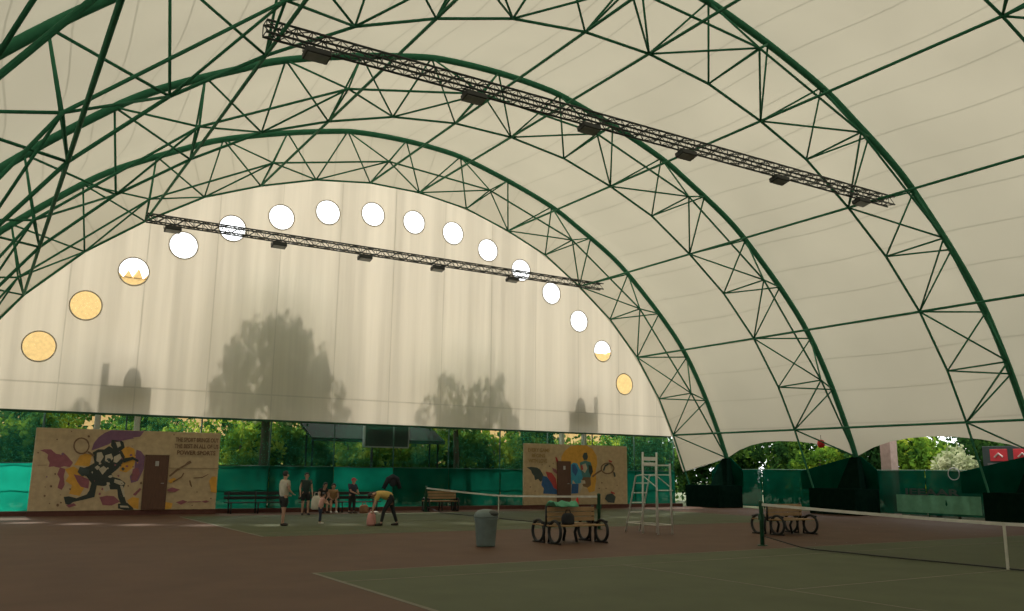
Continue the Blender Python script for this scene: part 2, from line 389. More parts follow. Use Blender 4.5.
 ('orange',[[6.76,0.49],[7.03,0.44],[6.99,0.23],[6.75,0.21]]),
 ('orange',[[6.78,1.3],[7.0,1.43],[7.1,1.36],[6.9,1.2]]),
 ('brown',[[7.75,1.43],[8.06,1.46],[8.31,1.58],[8.31,1.55],[8.08,1.42],[7.75,1.4]]),
 ('brown',[[7.58,1.32],[7.63,1.33],[7.71,1.09],[7.69,1.05],[7.62,1.16]]),
 ('brown',[[6.96,1.28],[7.26,1.47],[7.34,1.62],[7.38,1.6],[7.3,1.43],[6.99,1.24]]),
 ('seam',[[6.78,1.81],[8.7,1.82],[8.71,1.79],[6.79,1.78]]),
 ('seam',[[2.19,1.86],[2.5,1.86],[2.5,1.84],[2.19,1.83]]),
 ('brown',[[2.57,0.74],[2.56,0.71],[2.53,0.7],[2.5,0.73],[2.5,0.76],[2.52,0.78],[2.55,0.78]]),
 ('brown',[[2.75,1.09],[2.74,1.05],[2.71,1.04],[2.67,1.07],[2.67,1.11],[2.7,1.13],[2.73,1.12]]),
 ('brown',[[3.13,0.49],[3.12,0.47],[3.09,0.46],[3.07,0.48],[3.06,0.51],[3.08,0.53],[3.11,0.52]]),
 ('brown',[[2.19,2.3],[2.18,2.27],[2.16,2.27],[2.14,2.28],[2.14,2.31],[2.15,2.33],[2.17,2.32]]),
 ('brown',[[2.83,1.53],[2.82,1.5],[2.8,1.5],[2.77,1.52],[2.77,1.55],[2.79,1.57],[2.82,1.56]]),
 ('brown',[[3.84,2.95],[3.83,2.91],[3.79,2.9],[3.76,2.92],[3.75,2.97],[3.78,2.99],[3.82,2.98]]),
 ('brown',[[3.04,0.4],[3.03,0.36],[2.99,0.35],[2.95,0.38],[2.95,0.43],[2.98,0.46],[3.02,0.45]]),
 ('brown',[[3.21,3.11],[3.21,3.09],[3.19,3.09],[3.17,3.1],[3.17,3.12],[3.19,3.13],[3.2,3.13]]),
 ('brown',[[2.74,0.47],[2.73,0.45],[2.72,0.44],[2.7,0.46],[2.7,0.48],[2.71,0.49],[2.73,0.48]]),
 ('brown',[[8.51,0.61],[8.5,0.58],[8.47,0.58],[8.45,0.59],[8.45,0.62],[8.47,0.64],[8.5,0.63]]),
 ('brown',[[6.89,3.11],[6.88,3.08],[6.86,3.08],[6.84,3.09],[6.84,3.12],[6.86,3.13],[6.88,3.12]]),
 ('brown',[[7.94,0.87],[7.94,0.85],[7.92,0.84],[7.9,0.86],[7.9,0.88],[7.91,0.89],[7.93,0.89]]),
 ('brown',[[7.8,0.34],[7.79,0.32],[7.77,0.32],[7.75,0.33],[7.75,0.36],[7.76,0.37],[7.79,0.36]]),
 ('brown',[[3.86,2.59],[3.86,2.52],[3.81,2.53],[3.81,2.59]]),
 ('brown',[[3.86,2.52],[3.84,2.45],[3.79,2.47],[3.81,2.53]]),
 ('brown',[[3.84,2.45],[3.81,2.39],[3.77,2.42],[3.79,2.47]]),
 ('brown',[[3.81,2.39],[3.78,2.34],[3.74,2.38],[3.77,2.42]]),
 ('brown',[[3.78,2.34],[3.73,2.3],[3.7,2.35],[3.74,2.38]]),
 ('brown',[[3.73,2.3],[3.67,2.28],[3.65,2.33],[3.7,2.35]]),
 ('brown',[[3.67,2.28],[3.61,2.27],[3.6,2.32],[3.65,2.33]]),
 ('brown',[[3.61,2.27],[3.54,2.27],[3.55,2.33],[3.6,2.32]]),
 ('brown',[[3.54,2.27],[3.48,2.3],[3.5,2.35],[3.55,2.33]]),
 ('brown',[[3.48,2.3],[3.43,2.33],[3.45,2.38],[3.5,2.35]]),
 ('brown',[[3.43,2.33],[3.38,2.38],[3.41,2.42],[3.45,2.38]]),
 ('brown',[[3.38,2.38],[3.34,2.44],[3.38,2.47],[3.41,2.42]]),
 ('brown',[[3.34,2.44],[3.31,2.51],[3.36,2.52],[3.38,2.47]]),
 ('brown',[[3.31,2.51],[3.3,2.58],[3.35,2.58],[3.36,2.52]]),
 ('brown',[[3.3,2.58],[3.3,2.65],[3.35,2.64],[3.35,2.58]]),
 ('brown',[[3.3,2.65],[3.31,2.71],[3.36,2.69],[3.35,2.64]]),
 ('brown',[[3.31,2.71],[3.34,2.78],[3.38,2.74],[3.36,2.69]]),
 ('brown',[[3.34,2.78],[3.38,2.83],[3.42,2.78],[3.38,2.74]]),
 ('brown',[[3.38,2.83],[3.43,2.87],[3.46,2.82],[3.42,2.78]]),
 ('brown',[[3.43,2.87],[3.49,2.89],[3.5,2.84],[3.46,2.82]]),
 ('brown',[[3.49,2.89],[3.55,2.9],[3.55,2.85],[3.5,2.84]]),
 ('brown',[[3.55,2.9],[3.61,2.89],[3.6,2.84],[3.55,2.85]]),
 ('brown',[[3.61,2.89],[3.67,2.87],[3.65,2.82],[3.6,2.84]]),
 ('brown',[[3.67,2.87],[3.73,2.84],[3.7,2.79],[3.65,2.82]]),
 ('brown',[[3.73,2.84],[3.78,2.79],[3.74,2.75],[3.7,2.79]]),
 ('brown',[[3.78,2.79],[3.82,2.73],[3.77,2.7],[3.74,2.75]]),
 ('brown',[[3.82,2.73],[3.84,2.66],[3.8,2.65],[3.77,2.7]]),
 ('brown',[[3.84,2.66],[3.86,2.59],[3.81,2.59],[3.8,2.65]]),
 ('brown',[[3.78,2.36],[3.85,2.39],[4.06,2.25],[4.02,2.19]]),
]
MURAL_R=[
 ('orange',[[25.76,2.36],[25.78,2.61],[25.98,2.89],[26.33,3.13],[26.87,3.27],[27.36,3.24],[27.77,3.04],[28.04,2.68],[28.08,2.29],[27.97,1.86],[28.0,1.43],[27.89,0.86],[27.53,0.79],[27.35,1.14],[26.99,1.64]]),
 ('charcoal',[[23.67,2.03],[23.94,2.06],[24.27,2.03],[24.48,1.93],[24.61,1.74],[24.78,1.48],[24.49,1.33],[24.36,1.47],[24.17,1.41],[24.11,1.62],[23.98,1.74],[23.92,1.89]]),
 ('blue',[[24.64,1.62],[24.86,1.59],[25.09,1.4],[25.29,1.14],[25.52,0.94],[25.55,0.71],[24.66,0.75],[24.7,1.0],[24.55,1.17]]),
 ('red',[[24.8,1.84],[25.18,1.78],[25.44,1.49],[25.52,0.94],[25.32,1.02],[25.16,1.28],[24.95,1.52]]),
 ('skyblue',[[26.31,2.16],[26.51,2.3],[26.77,2.27],[26.92,2.02],[27.1,1.78],[27.17,1.53],[27.04,1.27],[26.68,1.23],[26.44,1.49],[26.34,1.77]]),
 ('blue',[[26.45,2.2],[26.64,2.23],[26.82,1.92],[26.68,1.63],[26.46,1.84]]),
 ('blue',[[26.42,1.25],[26.86,1.23],[26.83,0.76],[26.39,0.74]]),
 ('skyblue',[[26.36,1.63],[26.51,1.53],[26.46,1.2],[26.3,1.23]]),
 ('white',[[26.86,1.21],[27.06,1.32],[27.12,1.14],[26.99,0.86],[26.88,0.78]]),
 ('charcoal',[[27.11,2.63],[27.2,2.81],[27.4,2.84],[27.47,2.62],[27.41,2.46],[27.2,2.45]]),
 ('teal',[[26.93,2.31],[27.27,2.43],[27.65,2.34],[27.76,2.0],[27.64,1.57],[27.42,1.48],[27.13,1.57],[27.0,1.92]]),
 ('white',[[27.07,2.2],[27.31,2.28],[27.43,2.03],[27.26,1.78],[27.08,1.92]]),
 ('red',[[27.0,2.17],[27.1,2.2],[27.16,1.96],[27.05,1.92]]),
 ('brown',[[27.13,1.57],[27.62,1.57],[27.66,1.18],[27.44,1.04],[27.15,1.11],[27.04,1.36]]),
 ('white',[[26.99,1.43],[27.26,1.41],[27.3,1.25],[27.06,1.23]]),
 ('black',[[27.49,2.21],[27.72,2.16],[27.79,1.86],[27.64,1.63],[27.52,1.85]]),
 ('brown',[[27.71,1.64],[28.08,1.86],[28.36,1.99],[28.41,1.92],[28.1,1.77],[27.78,1.56]]),
 ('brown',[[29.21,2.04],[29.2,1.98],[29.12,1.99],[29.13,2.04]]),
 ('brown',[[29.2,1.98],[29.16,1.91],[29.09,1.94],[29.12,1.99]]),
 ('brown',[[29.16,1.91],[29.11,1.85],[29.04,1.89],[29.09,1.94]]),
 ('brown',[[29.11,1.85],[29.03,1.8],[28.98,1.85],[29.04,1.89]]),
 ('brown',[[29.03,1.8],[28.94,1.77],[28.91,1.83],[28.98,1.85]]),
 ('brown',[[28.94,1.77],[28.84,1.74],[28.83,1.81],[28.91,1.83]]),
 ('brown',[[28.84,1.74],[28.74,1.74],[28.74,1.8],[28.83,1.81]]),
 ('brown',[[28.74,1.74],[28.64,1.74],[28.66,1.81],[28.74,1.8]]),
 ('brown',[[28.64,1.74],[28.54,1.76],[28.58,1.82],[28.66,1.81]]),
 ('brown',[[28.54,1.76],[28.45,1.8],[28.51,1.85],[28.58,1.82]]),
 ('brown',[[28.45,1.8],[28.38,1.85],[28.45,1.89],[28.51,1.85]]),
 ('brown',[[28.38,1.85],[28.33,1.9],[28.4,1.93],[28.45,1.89]]),
 ('brown',[[28.33,1.9],[28.29,1.97],[28.37,1.98],[28.4,1.93]]),
 ('brown',[[28.29,1.97],[28.28,2.03],[28.37,2.03],[28.37,1.98]]),
 ('brown',[[28.28,2.03],[28.29,2.1],[28.38,2.09],[28.37,2.03]]),
 ('brown',[[28.29,2.1],[28.33,2.17],[28.4,2.14],[28.38,2.09]]),
 ('brown',[[28.33,2.17],[28.38,2.22],[28.45,2.18],[28.4,2.14]]),
 ('brown',[[28.38,2.22],[28.46,2.27],[28.51,2.22],[28.45,2.18]]),
 ('brown',[[28.46,2.27],[28.55,2.31],[28.58,2.25],[28.51,2.22]]),
 ('brown',[[28.55,2.31],[28.64,2.33],[28.66,2.27],[28.58,2.25]]),
 ('brown',[[28.64,2.33],[28.75,2.34],[28.75,2.28],[28.66,2.27]]),
 ('brown',[[28.75,2.34],[28.85,2.34],[28.83,2.27],[28.75,2.28]]),
 ('brown',[[28.85,2.34],[28.95,2.32],[28.91,2.26],[28.83,2.27]]),
 ('brown',[[28.95,2.32],[29.04,2.28],[28.99,2.23],[28.91,2.26]]),
 ('brown',[[29.04,2.28],[29.11,2.23],[29.05,2.19],[28.99,2.23]]),
 ('brown',[[29.11,2.23],[29.17,2.18],[29.09,2.15],[29.05,2.19]]),
 ('brown',[[29.17,2.18],[29.2,2.11],[29.12,2.1],[29.09,2.15]]),
 ('brown',[[29.2,2.11],[29.21,2.04],[29.13,2.04],[29.12,2.1]]),
 ('charcoal',[[28.43,1.97],[28.56,2.22],[28.82,2.3],[28.82,2.23],[28.62,2.14],[28.5,1.86]]),
 ('red',[[28.82,2.49],[29.06,2.41],[29.01,2.34],[28.82,2.4]]),
 ('charcoal',[[29.1,1.87],[29.24,1.83],[29.28,1.62],[29.19,1.59]]),
 ('charcoal',[[28.66,0.68],[29.03,0.75],[29.26,0.57],[29.17,0.25],[28.75,0.29],[28.54,0.47]]),
 ('red',[[28.94,0.86],[29.22,0.77],[29.17,0.7],[28.94,0.77]]),
 ('red',[[25.37,2.6],[25.49,2.53],[25.63,2.25],[25.55,2.18],[25.44,2.36]]),
 ('maroon',[[25.16,2.04],[25.44,1.94],[25.51,1.7],[25.29,1.83]]),
 ('brown',[[23.91,1.07],[23.89,1.05],[23.86,1.04],[23.83,1.06],[23.83,1.09],[23.86,1.11],[23.89,1.1]]),
 ('brown',[[24.19,0.87],[24.18,0.85],[24.15,0.84],[24.13,0.86],[24.13,0.88],[24.15,0.9],[24.18,0.89]]),
 ('brown',[[25.08,2.11],[25.06,2.08],[25.02,2.07],[24.99,2.09],[24.99,2.12],[25.02,2.14],[25.06,2.13]]),
 ('brown',[[28.4,1.29],[28.38,1.26],[28.33,1.25],[28.3,1.27],[28.3,1.31],[28.34,1.33],[28.38,1.32]]),
 ('brown',[[28.67,1.0],[28.65,0.98],[28.61,0.97],[28.58,0.99],[28.58,1.02],[28.61,1.04],[28.65,1.03]]),
 ('brown',[[29.4,1.15],[29.39,1.13],[29.36,1.12],[29.33,1.14],[29.33,1.16],[29.36,1.18],[29.39,1.17]]),
 ('brown',[[28.21,1.0],[28.19,0.98],[28.15,0.97],[28.12,0.99],[28.12,1.02],[28.15,1.04],[28.19,1.03]]),
 ('brown',[[24.6,2.17],[24.59,2.15],[24.56,2.14],[24.54,2.16],[24.54,2.18],[24.56,2.2],[24.59,2.19]]),
 ('brown',[[25.28,2.25],[25.27,2.23],[25.24,2.22],[25.22,2.24],[25.22,2.26],[25.24,2.28],[25.27,2.27]]),
]
# ------------------------------------------------------------------ the hall
XC = 16.15                       # ridge line; hall runs along +y, the camera stands near the left side
S = 8.56                         # truss spacing
KY = [35.82 - S*i for i in range(5)] # outer chord planes, first one by the far end
HALF = 1.11                      # half distance between the two inner chords of a truss
KP = [(0,17.35),(2.5,17.22),(3.6,17.0),(6.16,16.32),(8.7,15.45),(9.9,14.8),(11.5,13.95),(12.9,13.1),(14.2,12.0),(15.8,10.55),(17.5,8.75),(18.9,6.5),(20.1,4.0),(20.6,2.72)]
TP = [(17.6,3.95),(16.6,5.95),(15.05,8.18),(13.15,10.15),(11.05,11.75),(8.8,13.2),(6.45,14.15),(3.95,14.92),(1.3,15.28)]
def smooth_curve(pts, it=2):
    for _ in range(it):
        q = [pts[0]]
        for a, b in zip(pts, pts[1:]):
            q += [(a[0]*.75+b[0]*.25, a[1]*.75+b[1]*.25), (a[0]*.25+b[0]*.75, a[1]*.25+b[1]*.75)]
        pts = q + [pts[-1]]
    return pts
KFULL = smooth_curve([(-x, z) for x, z in KP[::-1]] + KP[1:], 2)
def arclen(c):
    L = [0]
    for a, b in zip(c, c[1:]): L.append(L[-1] + math.dist(a, b))
    return L
KL = arclen(KFULL); KTOT = KL[-1]
def at_arc(c, L, s):
    s = max(0, min(L[-1], s))
    for i in range(len(c)-1):
        if s <= L[i+1]:
            t = (s-L[i])/max(1e-9, L[i+1]-L[i]); return (c[i][0]+(c[i+1][0]-c[i][0])*t, c[i][1]+(c[i+1][1]-c[i][1])*t)
    return c[-1]
def offset_out(p, d):
    v = Vector((p[0]*.8, p[1]+1.0)); v.normalize(); return (p[0]+v.x*d, p[1]+v.y*d)
TFULL = [(-x, z) for x, z in TP] + TP[::-1]      # 18 inner nodes, left foot to right foot
def k_hit(p):                                     # outer chord point radially outside p
    best = min(((abs(math.atan2(q[1]+3, q[0]) - math.atan2(p[1]+3, p[0])), q) for q in [at_arc(KFULL, KL, KTOT*i/600) for i in range(601)]))
    return best[1]
KN = [k_hit(((a[0]+b[0])/2, (a[1]+b[1])/2)) for a, b in zip(TFULL, TFULL[1:])]
W = lambda p, y: (XC+p[0], y, p[1])

def make_truss(y0, label):
    t = empty('arch_truss', (XC, y0, 0), 0, label, 'truss', 'green lattice arches of the hall')
    L = lambda p, dy: (p[0], dy, p[1])
    MB().tube([L(p, 0) for p in KFULL], .125, 10).build('outer_chord', 'green_steel', t, True)
    legs_l, legs_r = (-18.75, 1.15), (18.75, 1.15)
    MN = {i: offset_out(TFULL[i], .38) for i in range(0, len(TFULL), 2)}     # front inner chord nodes, every second bay
    MB().tube([L(p, HALF) for p in [legs_l] + TFULL + [legs_r]], .046, 8).build('inner_chord', 'green_steel', t, False)
    MB().tube([L(KFULL[0], 0)] + [L(MN[i], -HALF) for i in sorted(MN)] + [L(KFULL[-1], 0)], .042, 8).build('inner_chord', 'green_steel', t, False)
    def brace(a, b, r=.036):
        MB().tube([a, b], r, 6).build('brace', 'green_steel', t, True)
    n = len(TFULL)
    for i, k in enumerate(KN):
        brace(L(TFULL[i], HALF), L(k, 0)); brace(L(TFULL[i+1], HALF), L(k, 0))
    for f, e in ((KFULL[0], 0), (KFULL[-1], n-1)):
        brace(L(TFULL[e], HALF), L(f, 0))
    for i in sorted(MN):
        m = L(MN[i], -HALF)
        for j in (i-1, i, i+1):
            if 0 <= j < n: brace(m, L(TFULL[j], HALF))
        for j in (i-1, i):
            if 0 <= j < len(KN): brace(m, L(KN[j], 0))
    return t
names = ['green lattice arch truss framing the far wall with the round windows', 'second green arch truss from the far wall with round windows',
         'third green arch truss from the far wall, carrying the long lighting gantry', 'fourth green arch truss from the far wall, almost overhead', 'green arch truss behind the viewer, last of the row']
for y, lb in zip(KY, names): make_truss(y, lb)

# tie tubes along the hall through every second inner node
tn = {0: 'lowest', 2: 'second lowest', 4: 'middle', 6: 'second highest', 8: 'highest'}
n = len(TFULL)
for i in (0, 2, 4, 6, 8):
    for e, side in ((n-1-i, 'right'), (i, 'left')):
        p = TFULL[e]
        o = MB().tube([(0, -6.2, 0), (0, KY[0]+HALF, 0)], .05, 8).build('tie_tube', 'green_steel', None, True)
        o.location = (XC+p[0], 0, p[1])
        tag(o, f'{tn[i]} green tie tube running lengthwise under the {side} slope of the roof', 'tube', 'lengthwise tie tubes')

# footings under the arch feet
for k, y in enumerate(KY[:4]):
    for sgn, side in ((1, 'right'), (-1, 'left')):
        f = empty('concrete_footing', (XC+sgn*19.6, y-.2, 0), 0, f'dark concrete footing under the foot of arch {["by the far wall","second from the far wall","third from the far wall","nearest overhead"][k]}, {side} side', 'footing', 'arch footings')
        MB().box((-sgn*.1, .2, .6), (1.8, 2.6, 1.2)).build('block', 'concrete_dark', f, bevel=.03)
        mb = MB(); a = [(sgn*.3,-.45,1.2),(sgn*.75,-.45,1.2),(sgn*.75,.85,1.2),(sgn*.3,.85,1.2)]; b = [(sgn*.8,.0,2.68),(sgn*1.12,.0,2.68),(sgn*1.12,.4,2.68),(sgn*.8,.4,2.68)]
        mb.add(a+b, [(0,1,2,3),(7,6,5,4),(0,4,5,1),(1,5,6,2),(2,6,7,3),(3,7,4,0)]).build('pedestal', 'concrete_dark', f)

# ceiling membrane
def membrane():
    NU = 96; ys = []; yy = -6.0
    st = sorted(set([-6.0] + [round(KY[4] + S*i + S*j/8, 3) for i in range(-1, 4) for j in range(8) if KY[4]+S*i+S*j/8 > -6.0] + [KY[0]]))
    vs = []; arc = []
    for y in st:
        ph = ((y - KY[4]) / S) % 1.0; b = math.sin(PI*ph)**2
        cut = .95*(math.sin(PI*ph)**.8 if 0 < ph < 1 else 0)
        for i in range(NU+1):
            s = cut + (KTOT-2*cut)*i/NU
            p = offset_out(at_arc(KFULL, KL, s), .13 - .28*b)
            vs.append(W(p, y)); arc.append(s)
    # hip strip from the last outer chord down to the inner chord where the far curtain hangs
    tf = smooth_curve([(-18.4, 1.9)] + TFULL + [(18.4, 1.9)], 1); tl = arclen(tf)
    for i in range(NU+1):
        p = offset_out(at_arc(tf, tl, tl[-1]*i/NU), .06); vs.append(W(p, 37.14)); arc.append(KTOT*i/NU)
    fs = []
    for r_ in range(len(st)):
        for i in range(NU):
            a = r_*(NU+1)+i; fs.append((a, a+1, a+NU+2, a+NU+1))
    mb = MB(); mb.add(vs, fs); o = mb.build('ceiling', 'roof_fabric', None, True)
    at = o.data.attributes.new('arc', 'FLOAT', 'POINT'); at.data.foreach_set('value', arc)
    struct(o, 'cream fabric membrane stretched over the green arches')
membrane()
# white rope along the lower hem of the membrane beside the far arch
for sgn, sd in ((1, 'right'), (-1, 'left')):
    o = MB().tube([W((sgn*18.45, 1.93), 37.1), W((sgn*19.5, 2.28), 36.5), W((sgn*20.6, 2.72), 35.9)], .035, 6).build('hem_rope', 'rope_white', None, True)
    tag(o, f'white rope along the fabric hem at the {sd} foot of the far arch', 'rope')

# far curtain wall with round windows
WIN = [(1.82,6.31),(3.27,8.06),(4.89,9.65),(6.72,11.02),(8.67,12.08),(10.78,12.94),(12.93,13.54),(15.16,13.83),(17.32,13.79),(19.49,13.58),(21.54,13.0),(23.57,12.21),(25.51,11.21),(27.33,9.88),(28.92,8.37),(30.43,6.65)]
WR = .58
def filled(name, loops, y, mat):
    cu = bpy.data.curves.new(name, 'CURVE'); cu.dimensions = '2D'; cu.fill_mode = 'BOTH'
    for lp in loops:
        sp = cu.splines.new('POLY'); sp.points.add(len(lp)-1); sp.use_cyclic_u = True
        for q, p in zip(sp.points, lp): q.co = (p[0], p[1], 0, 1)
    t = bpy.data.objects.new(name, cu); COL.objects.link(t); bpy.context.view_layer.update()
    me = bpy.data.meshes.new_from_object(t.evaluated_get(bpy.context.evaluated_depsgraph_get())); bpy.data.objects.remove(t)
    for v in me.vertices: v.co = (v.co.x, y, v.co.y)
    me.materials.clear(); me.materials.append(MATS[mat])
    o = bpy.data.objects.new(name, me); COL.objects.link(o); return o
tf = [(x, z) for x, z in smooth_curve(TFULL, 1) if z > 3.86]
outer = [(XC+x, z) for x, z in [(tf[0][0]-.12, 3.85)] + [offset_out(p, .11) for p in tf] + [(tf[-1][0]+.12, 3.85)]]
holes = [[(x+WR*math.cos(2*PI*i/32), z+WR*math.sin(2*PI*i/32)) for i in range(32)] for x, z in WIN]
struct(filled('wall_far', [outer] + holes, 37.15, 'gable_fabric'), 'cream translucent fabric end wall pierced by an arc of round windows')
o = MB().tube([(XC-17.6, 37.15, 3.85), (XC+17.6, 37.15, 3.85)], .05, 6).build('trim_1', 'post_green', None, True); struct(o, 'green hem tube along the bottom of the fabric end wall')
for i, (x, z) in enumerate(WIN):
    w = empty(f'window_{i+1}', (x, 37.15, z)); struct(w, f'round clear window in the far fabric wall, number {i+1} of the arc from the left')
    MB().ring((0,0,0), WR, .026, 'Y', 32, 6).build('window_frame', 'gable_fabric', w, True)
    mb = MB(); mb.add([(WR*math.cos(2*PI*k/32), 0, WR*math.sin(2*PI*k/32)) for k in range(32)], [tuple(range(32))]); mb.build('pane', 'clear_film', w)
# end wall behind the viewer, plain
outer_b = [(XC-20.5, .0)] + [(XC+x, z) for x, z in KFULL] + [(XC+20.5, .0)]
struct(filled('wall_near', [outer_b], -6.0, 'roof_fabric'), 'cream fabric end wall behind the viewer')

# floor, courts, ground
o = MB().bbox((XC-20.6, -6.2, -.12), (XC+20.6, 37.4, 0)).build('floor', 'court_brown'); struct(o, 'red-brown acrylic court floor')
o = MB().bbox((-120, -60, -.4), (160, 160, -.14)).build('ground', 'grass_ground'); struct(o, 'grass outside the hall')
CT = [(9.8, 'nearer', 12.3), (29.4, 'farther', 10.7)]
NX = 17.7; BL = 11.885
for k, (cy, nm, BW) in enumerate(CT):
    o = MB().bbox((NX-BW, cy-5.485, -.002), (NX+BL, cy+5.485, .003)).build('court_surface', 'court_green'); struct(o, f'green playing surface of the {nm} tennis court')
    ln = MB()
    def lx(x0, x1, y, w=.05): ln.bbox((x0, y-w/2, .002), (x1, y+w/2, .006))
    def ly(x, y0, y1, w=.05): ln.bbox((x-w/2, y0, .002), (x+w/2, y1, .0065))
    for y in (-5.485, 5.485, -4.115, 4.115): lx(NX-BW, NX+BL, cy+y)
    for x in (-BW, BL): ly(NX+x, cy-5.485, cy+5.485, .09)
    for x in (-6.4, 6.4): ly(NX+x, cy-4.115, cy+4.115)
    lx(NX-6.4, NX+6.4, cy)
    o = ln.build('court_line', 'line_white'); struct(o, f'white lines of the {nm} tennis court')
o = MB().bbox((-4, 37.05, 0), (XC+18.3, 37.3, .17)).build('baseboard_far', 'curb'); struct(o, 'red-brown kerb along the foot of the far fence')

# lighting gantries
def gantry(y, z, x0, x1, lamps, label, lab2, w=.4):
    t = empty('lighting_gantry', ((x0+x1)/2, y, z), 0, label, 'gantry')
    h = w/2; x0 -= t.location.x; x1 -= t.location.x
    for a in (-h, h):
        for b in (-h, h): MB().tube([(x0, a, b), (x1, a, b)], .03, 6).build('rail', 'dark_steel', t, True)
    nb = int((x1-x0)/.36); st = (x1-x0)/nb
    cells = {'top_lattice': ((-h,h),(h,h)), 'bottom_lattice': ((-h,-h),(h,-h)), 'front_lattice': ((-h,-h),(-h,h)), 'rear_lattice': ((h,-h),(h,h))}
    for nm, (p, q) in cells.items():
        mb = MB()
        for i in range(nb):
            a, b = (p, q) if i % 2 else (q, p)
            mb.tube([(x0+i*st, *a), (x0+(i+1)*st, *b)], .016, 4, cap=False)
            mb.tube([(x0+i*st, *p), (x0+i*st, *q)], .013, 4, cap=False)
        mb.build(nm, 'dark_steel', t)
    ords = ['first', 'second', 'third', 'fourth', 'fifth', 'sixth']
    for i, x in enumerate(lamps):
        f = empty('floodlight', (x, y-.06, z-h-.04), 0, f'dark floodlight hung under the {lab2} lighting gantry, {ords[i]} from its left end', 'floodlight', f'floodlights of the {lab2} gantry')
        MB().box((0,0,-.16), (.62,.36,.16), 0, R(-14)).build('housing', 'lamp_body', f, bevel=.02)
        MB().box((0,-.018,-.243), (.54,.28,.012), 0, R(-14)).build('lens', 'lamp_glass', f)
        MB().tube([(-.34,0,-.17), (-.34,0,0), (.34,0,0), (.34,0,-.17)], .018, 5).build('bracket', 'lamp_body', f)
        MB().box((0,.1,-.03), (.26,.14,.1)).build('ballast_box', 'lamp_body', f)
gantry(18.7, 11.86, 4.75, 28.2, [6.0,10.3,14.1,17.85,22.05,26.35], 'long dark lattice lighting gantry spanning the third arch with six floodlights', 'nearer', .30)
gantry(35.85, 11.62, 5.0, 27.9, [6.0,10.35,14.3,18.0,22.2], 'slender dark lattice lighting gantry before the round windows', 'farther', .30)
# ------------------------------------------------------------------ fences
def fence(name, a, b, posts, mats, label, h=1.93, z0=.1, side=False):
    """windbreak fence from a to b (plan), posts at the listed distances"""
    a = Vector((*a, 0)); b = Vector((*b, 0)); d = (b-a).normalized()
    t = empty(name, a, math.atan2(d.y, d.x), label, 'fence')
    for i in range(len(posts)-1):
        x0, x1 = posts[i]+.02, posts[i+1]-.02
        nx, nz = 14, 8; mb = MB()
        vs = [(x0+(x1-x0)*u/nx, .02*math.sin(u*1.3+i)+.015*math.sin(v*1.9+i*2), z0+(h-z0)*v/nz - (.03*math.sin(PI*u/nx) if v == nz else 0)) for v in range(nz+1) for u in range(nx+1)]
        mb.add(vs, [(v*(nx+1)+u, v*(nx+1)+u+1, (v+1)*(nx+1)+u+1, (v+1)*(nx+1)+u) for v in range(nz) for u in range(nx)])
        mb.build('mesh_panel', mats(i), t, True)
    po = -.09 if side else .07
    for p in posts: MB().tube([(p, po, 0), (p, po, h+1.9 if not side else h+.04)], .035, 8).build('post', 'post_green', t, True)
    MB().tube([(posts[0], po, h), (posts[-1], po, h)], .022, 6).build('top_rail', 'post_green', t, True)
    MB().tube([(posts[0], po, h*.5), (posts[-1], po, h*.5)], .018, 6).build('middle_rail', 'post_green', t, True)
    return t
pf = [0, 2.9, 5.8, 8.7, 11.6, 14.5, 17.4, 20.3, 23.2, 26.1, 29.0, 31.9, 34.8, 37.7]
ff = fence('windbreak_fence', (-3.5, 37.38), (34.3, 37.38), pf, lambda i: 'fence_mesh_backlit' if i in (0, 1, 6) else 'fence_mesh', 'green mesh windbreak fence along the far end under the fabric wall')
ps = [3.2*i for i in range(14)]
fence('windbreak_fence', (36.9, -5), (36.9, 37.2), ps, lambda i: 'fence_mesh_side', 'green mesh windbreak fence along the right side below the roof hem', 2.08, .1, True)
fence('windbreak_fence', (-4.6, -5), (-4.6, 37.2), ps, lambda i: 'fence_mesh_side', 'green mesh windbreak fence along the left side behind the viewer', 2.08, .1, True)
# bird netting in the open strip over the far fence
mb = MB(); mb.add([(0,.03,1.95),(37.7,.03,1.95),(37.7,.03,3.83),(0,.03,3.83)], [(0,1,2,3)])
tag(mb.build('upper_netting', 'bird_netting', ff), 'thin green see-through netting')
for y, lb in ((KY[0], 'far arch'), (KY[1], 'second arch'), (KY[2], 'third arch')):
    mb = MB(); mb.add([(0,3.4,1.1),(0,3.4,2.02),(0,.25,2.72),(0,-.25,2.72),(0,-1.1,2.05),(0,-1.1,1.1),(.04,3.4,1.1),(.04,3.4,2.02),(.04,.25,2.72),(.04,-.25,2.72),(.04,-1.1,2.05),(.04,-1.1,1.1)], [(0,1,2,3,4,5),(11,10,9,8,7,6)]+[(k,k+6,(k+1)%6+6,(k+1)%6) for k in range(6)])
    if y == KY[0]: mb.v = [(a, min(b, 1.25), c) for a, b, c in mb.v]
    o = mb.build('fence_skirt', 'fence_mesh_side'); o.location = (36.80, y, 0)
    tag(o, f'dark green sloping mesh skirt at the right foot of the {lb}', 'fence skirt')

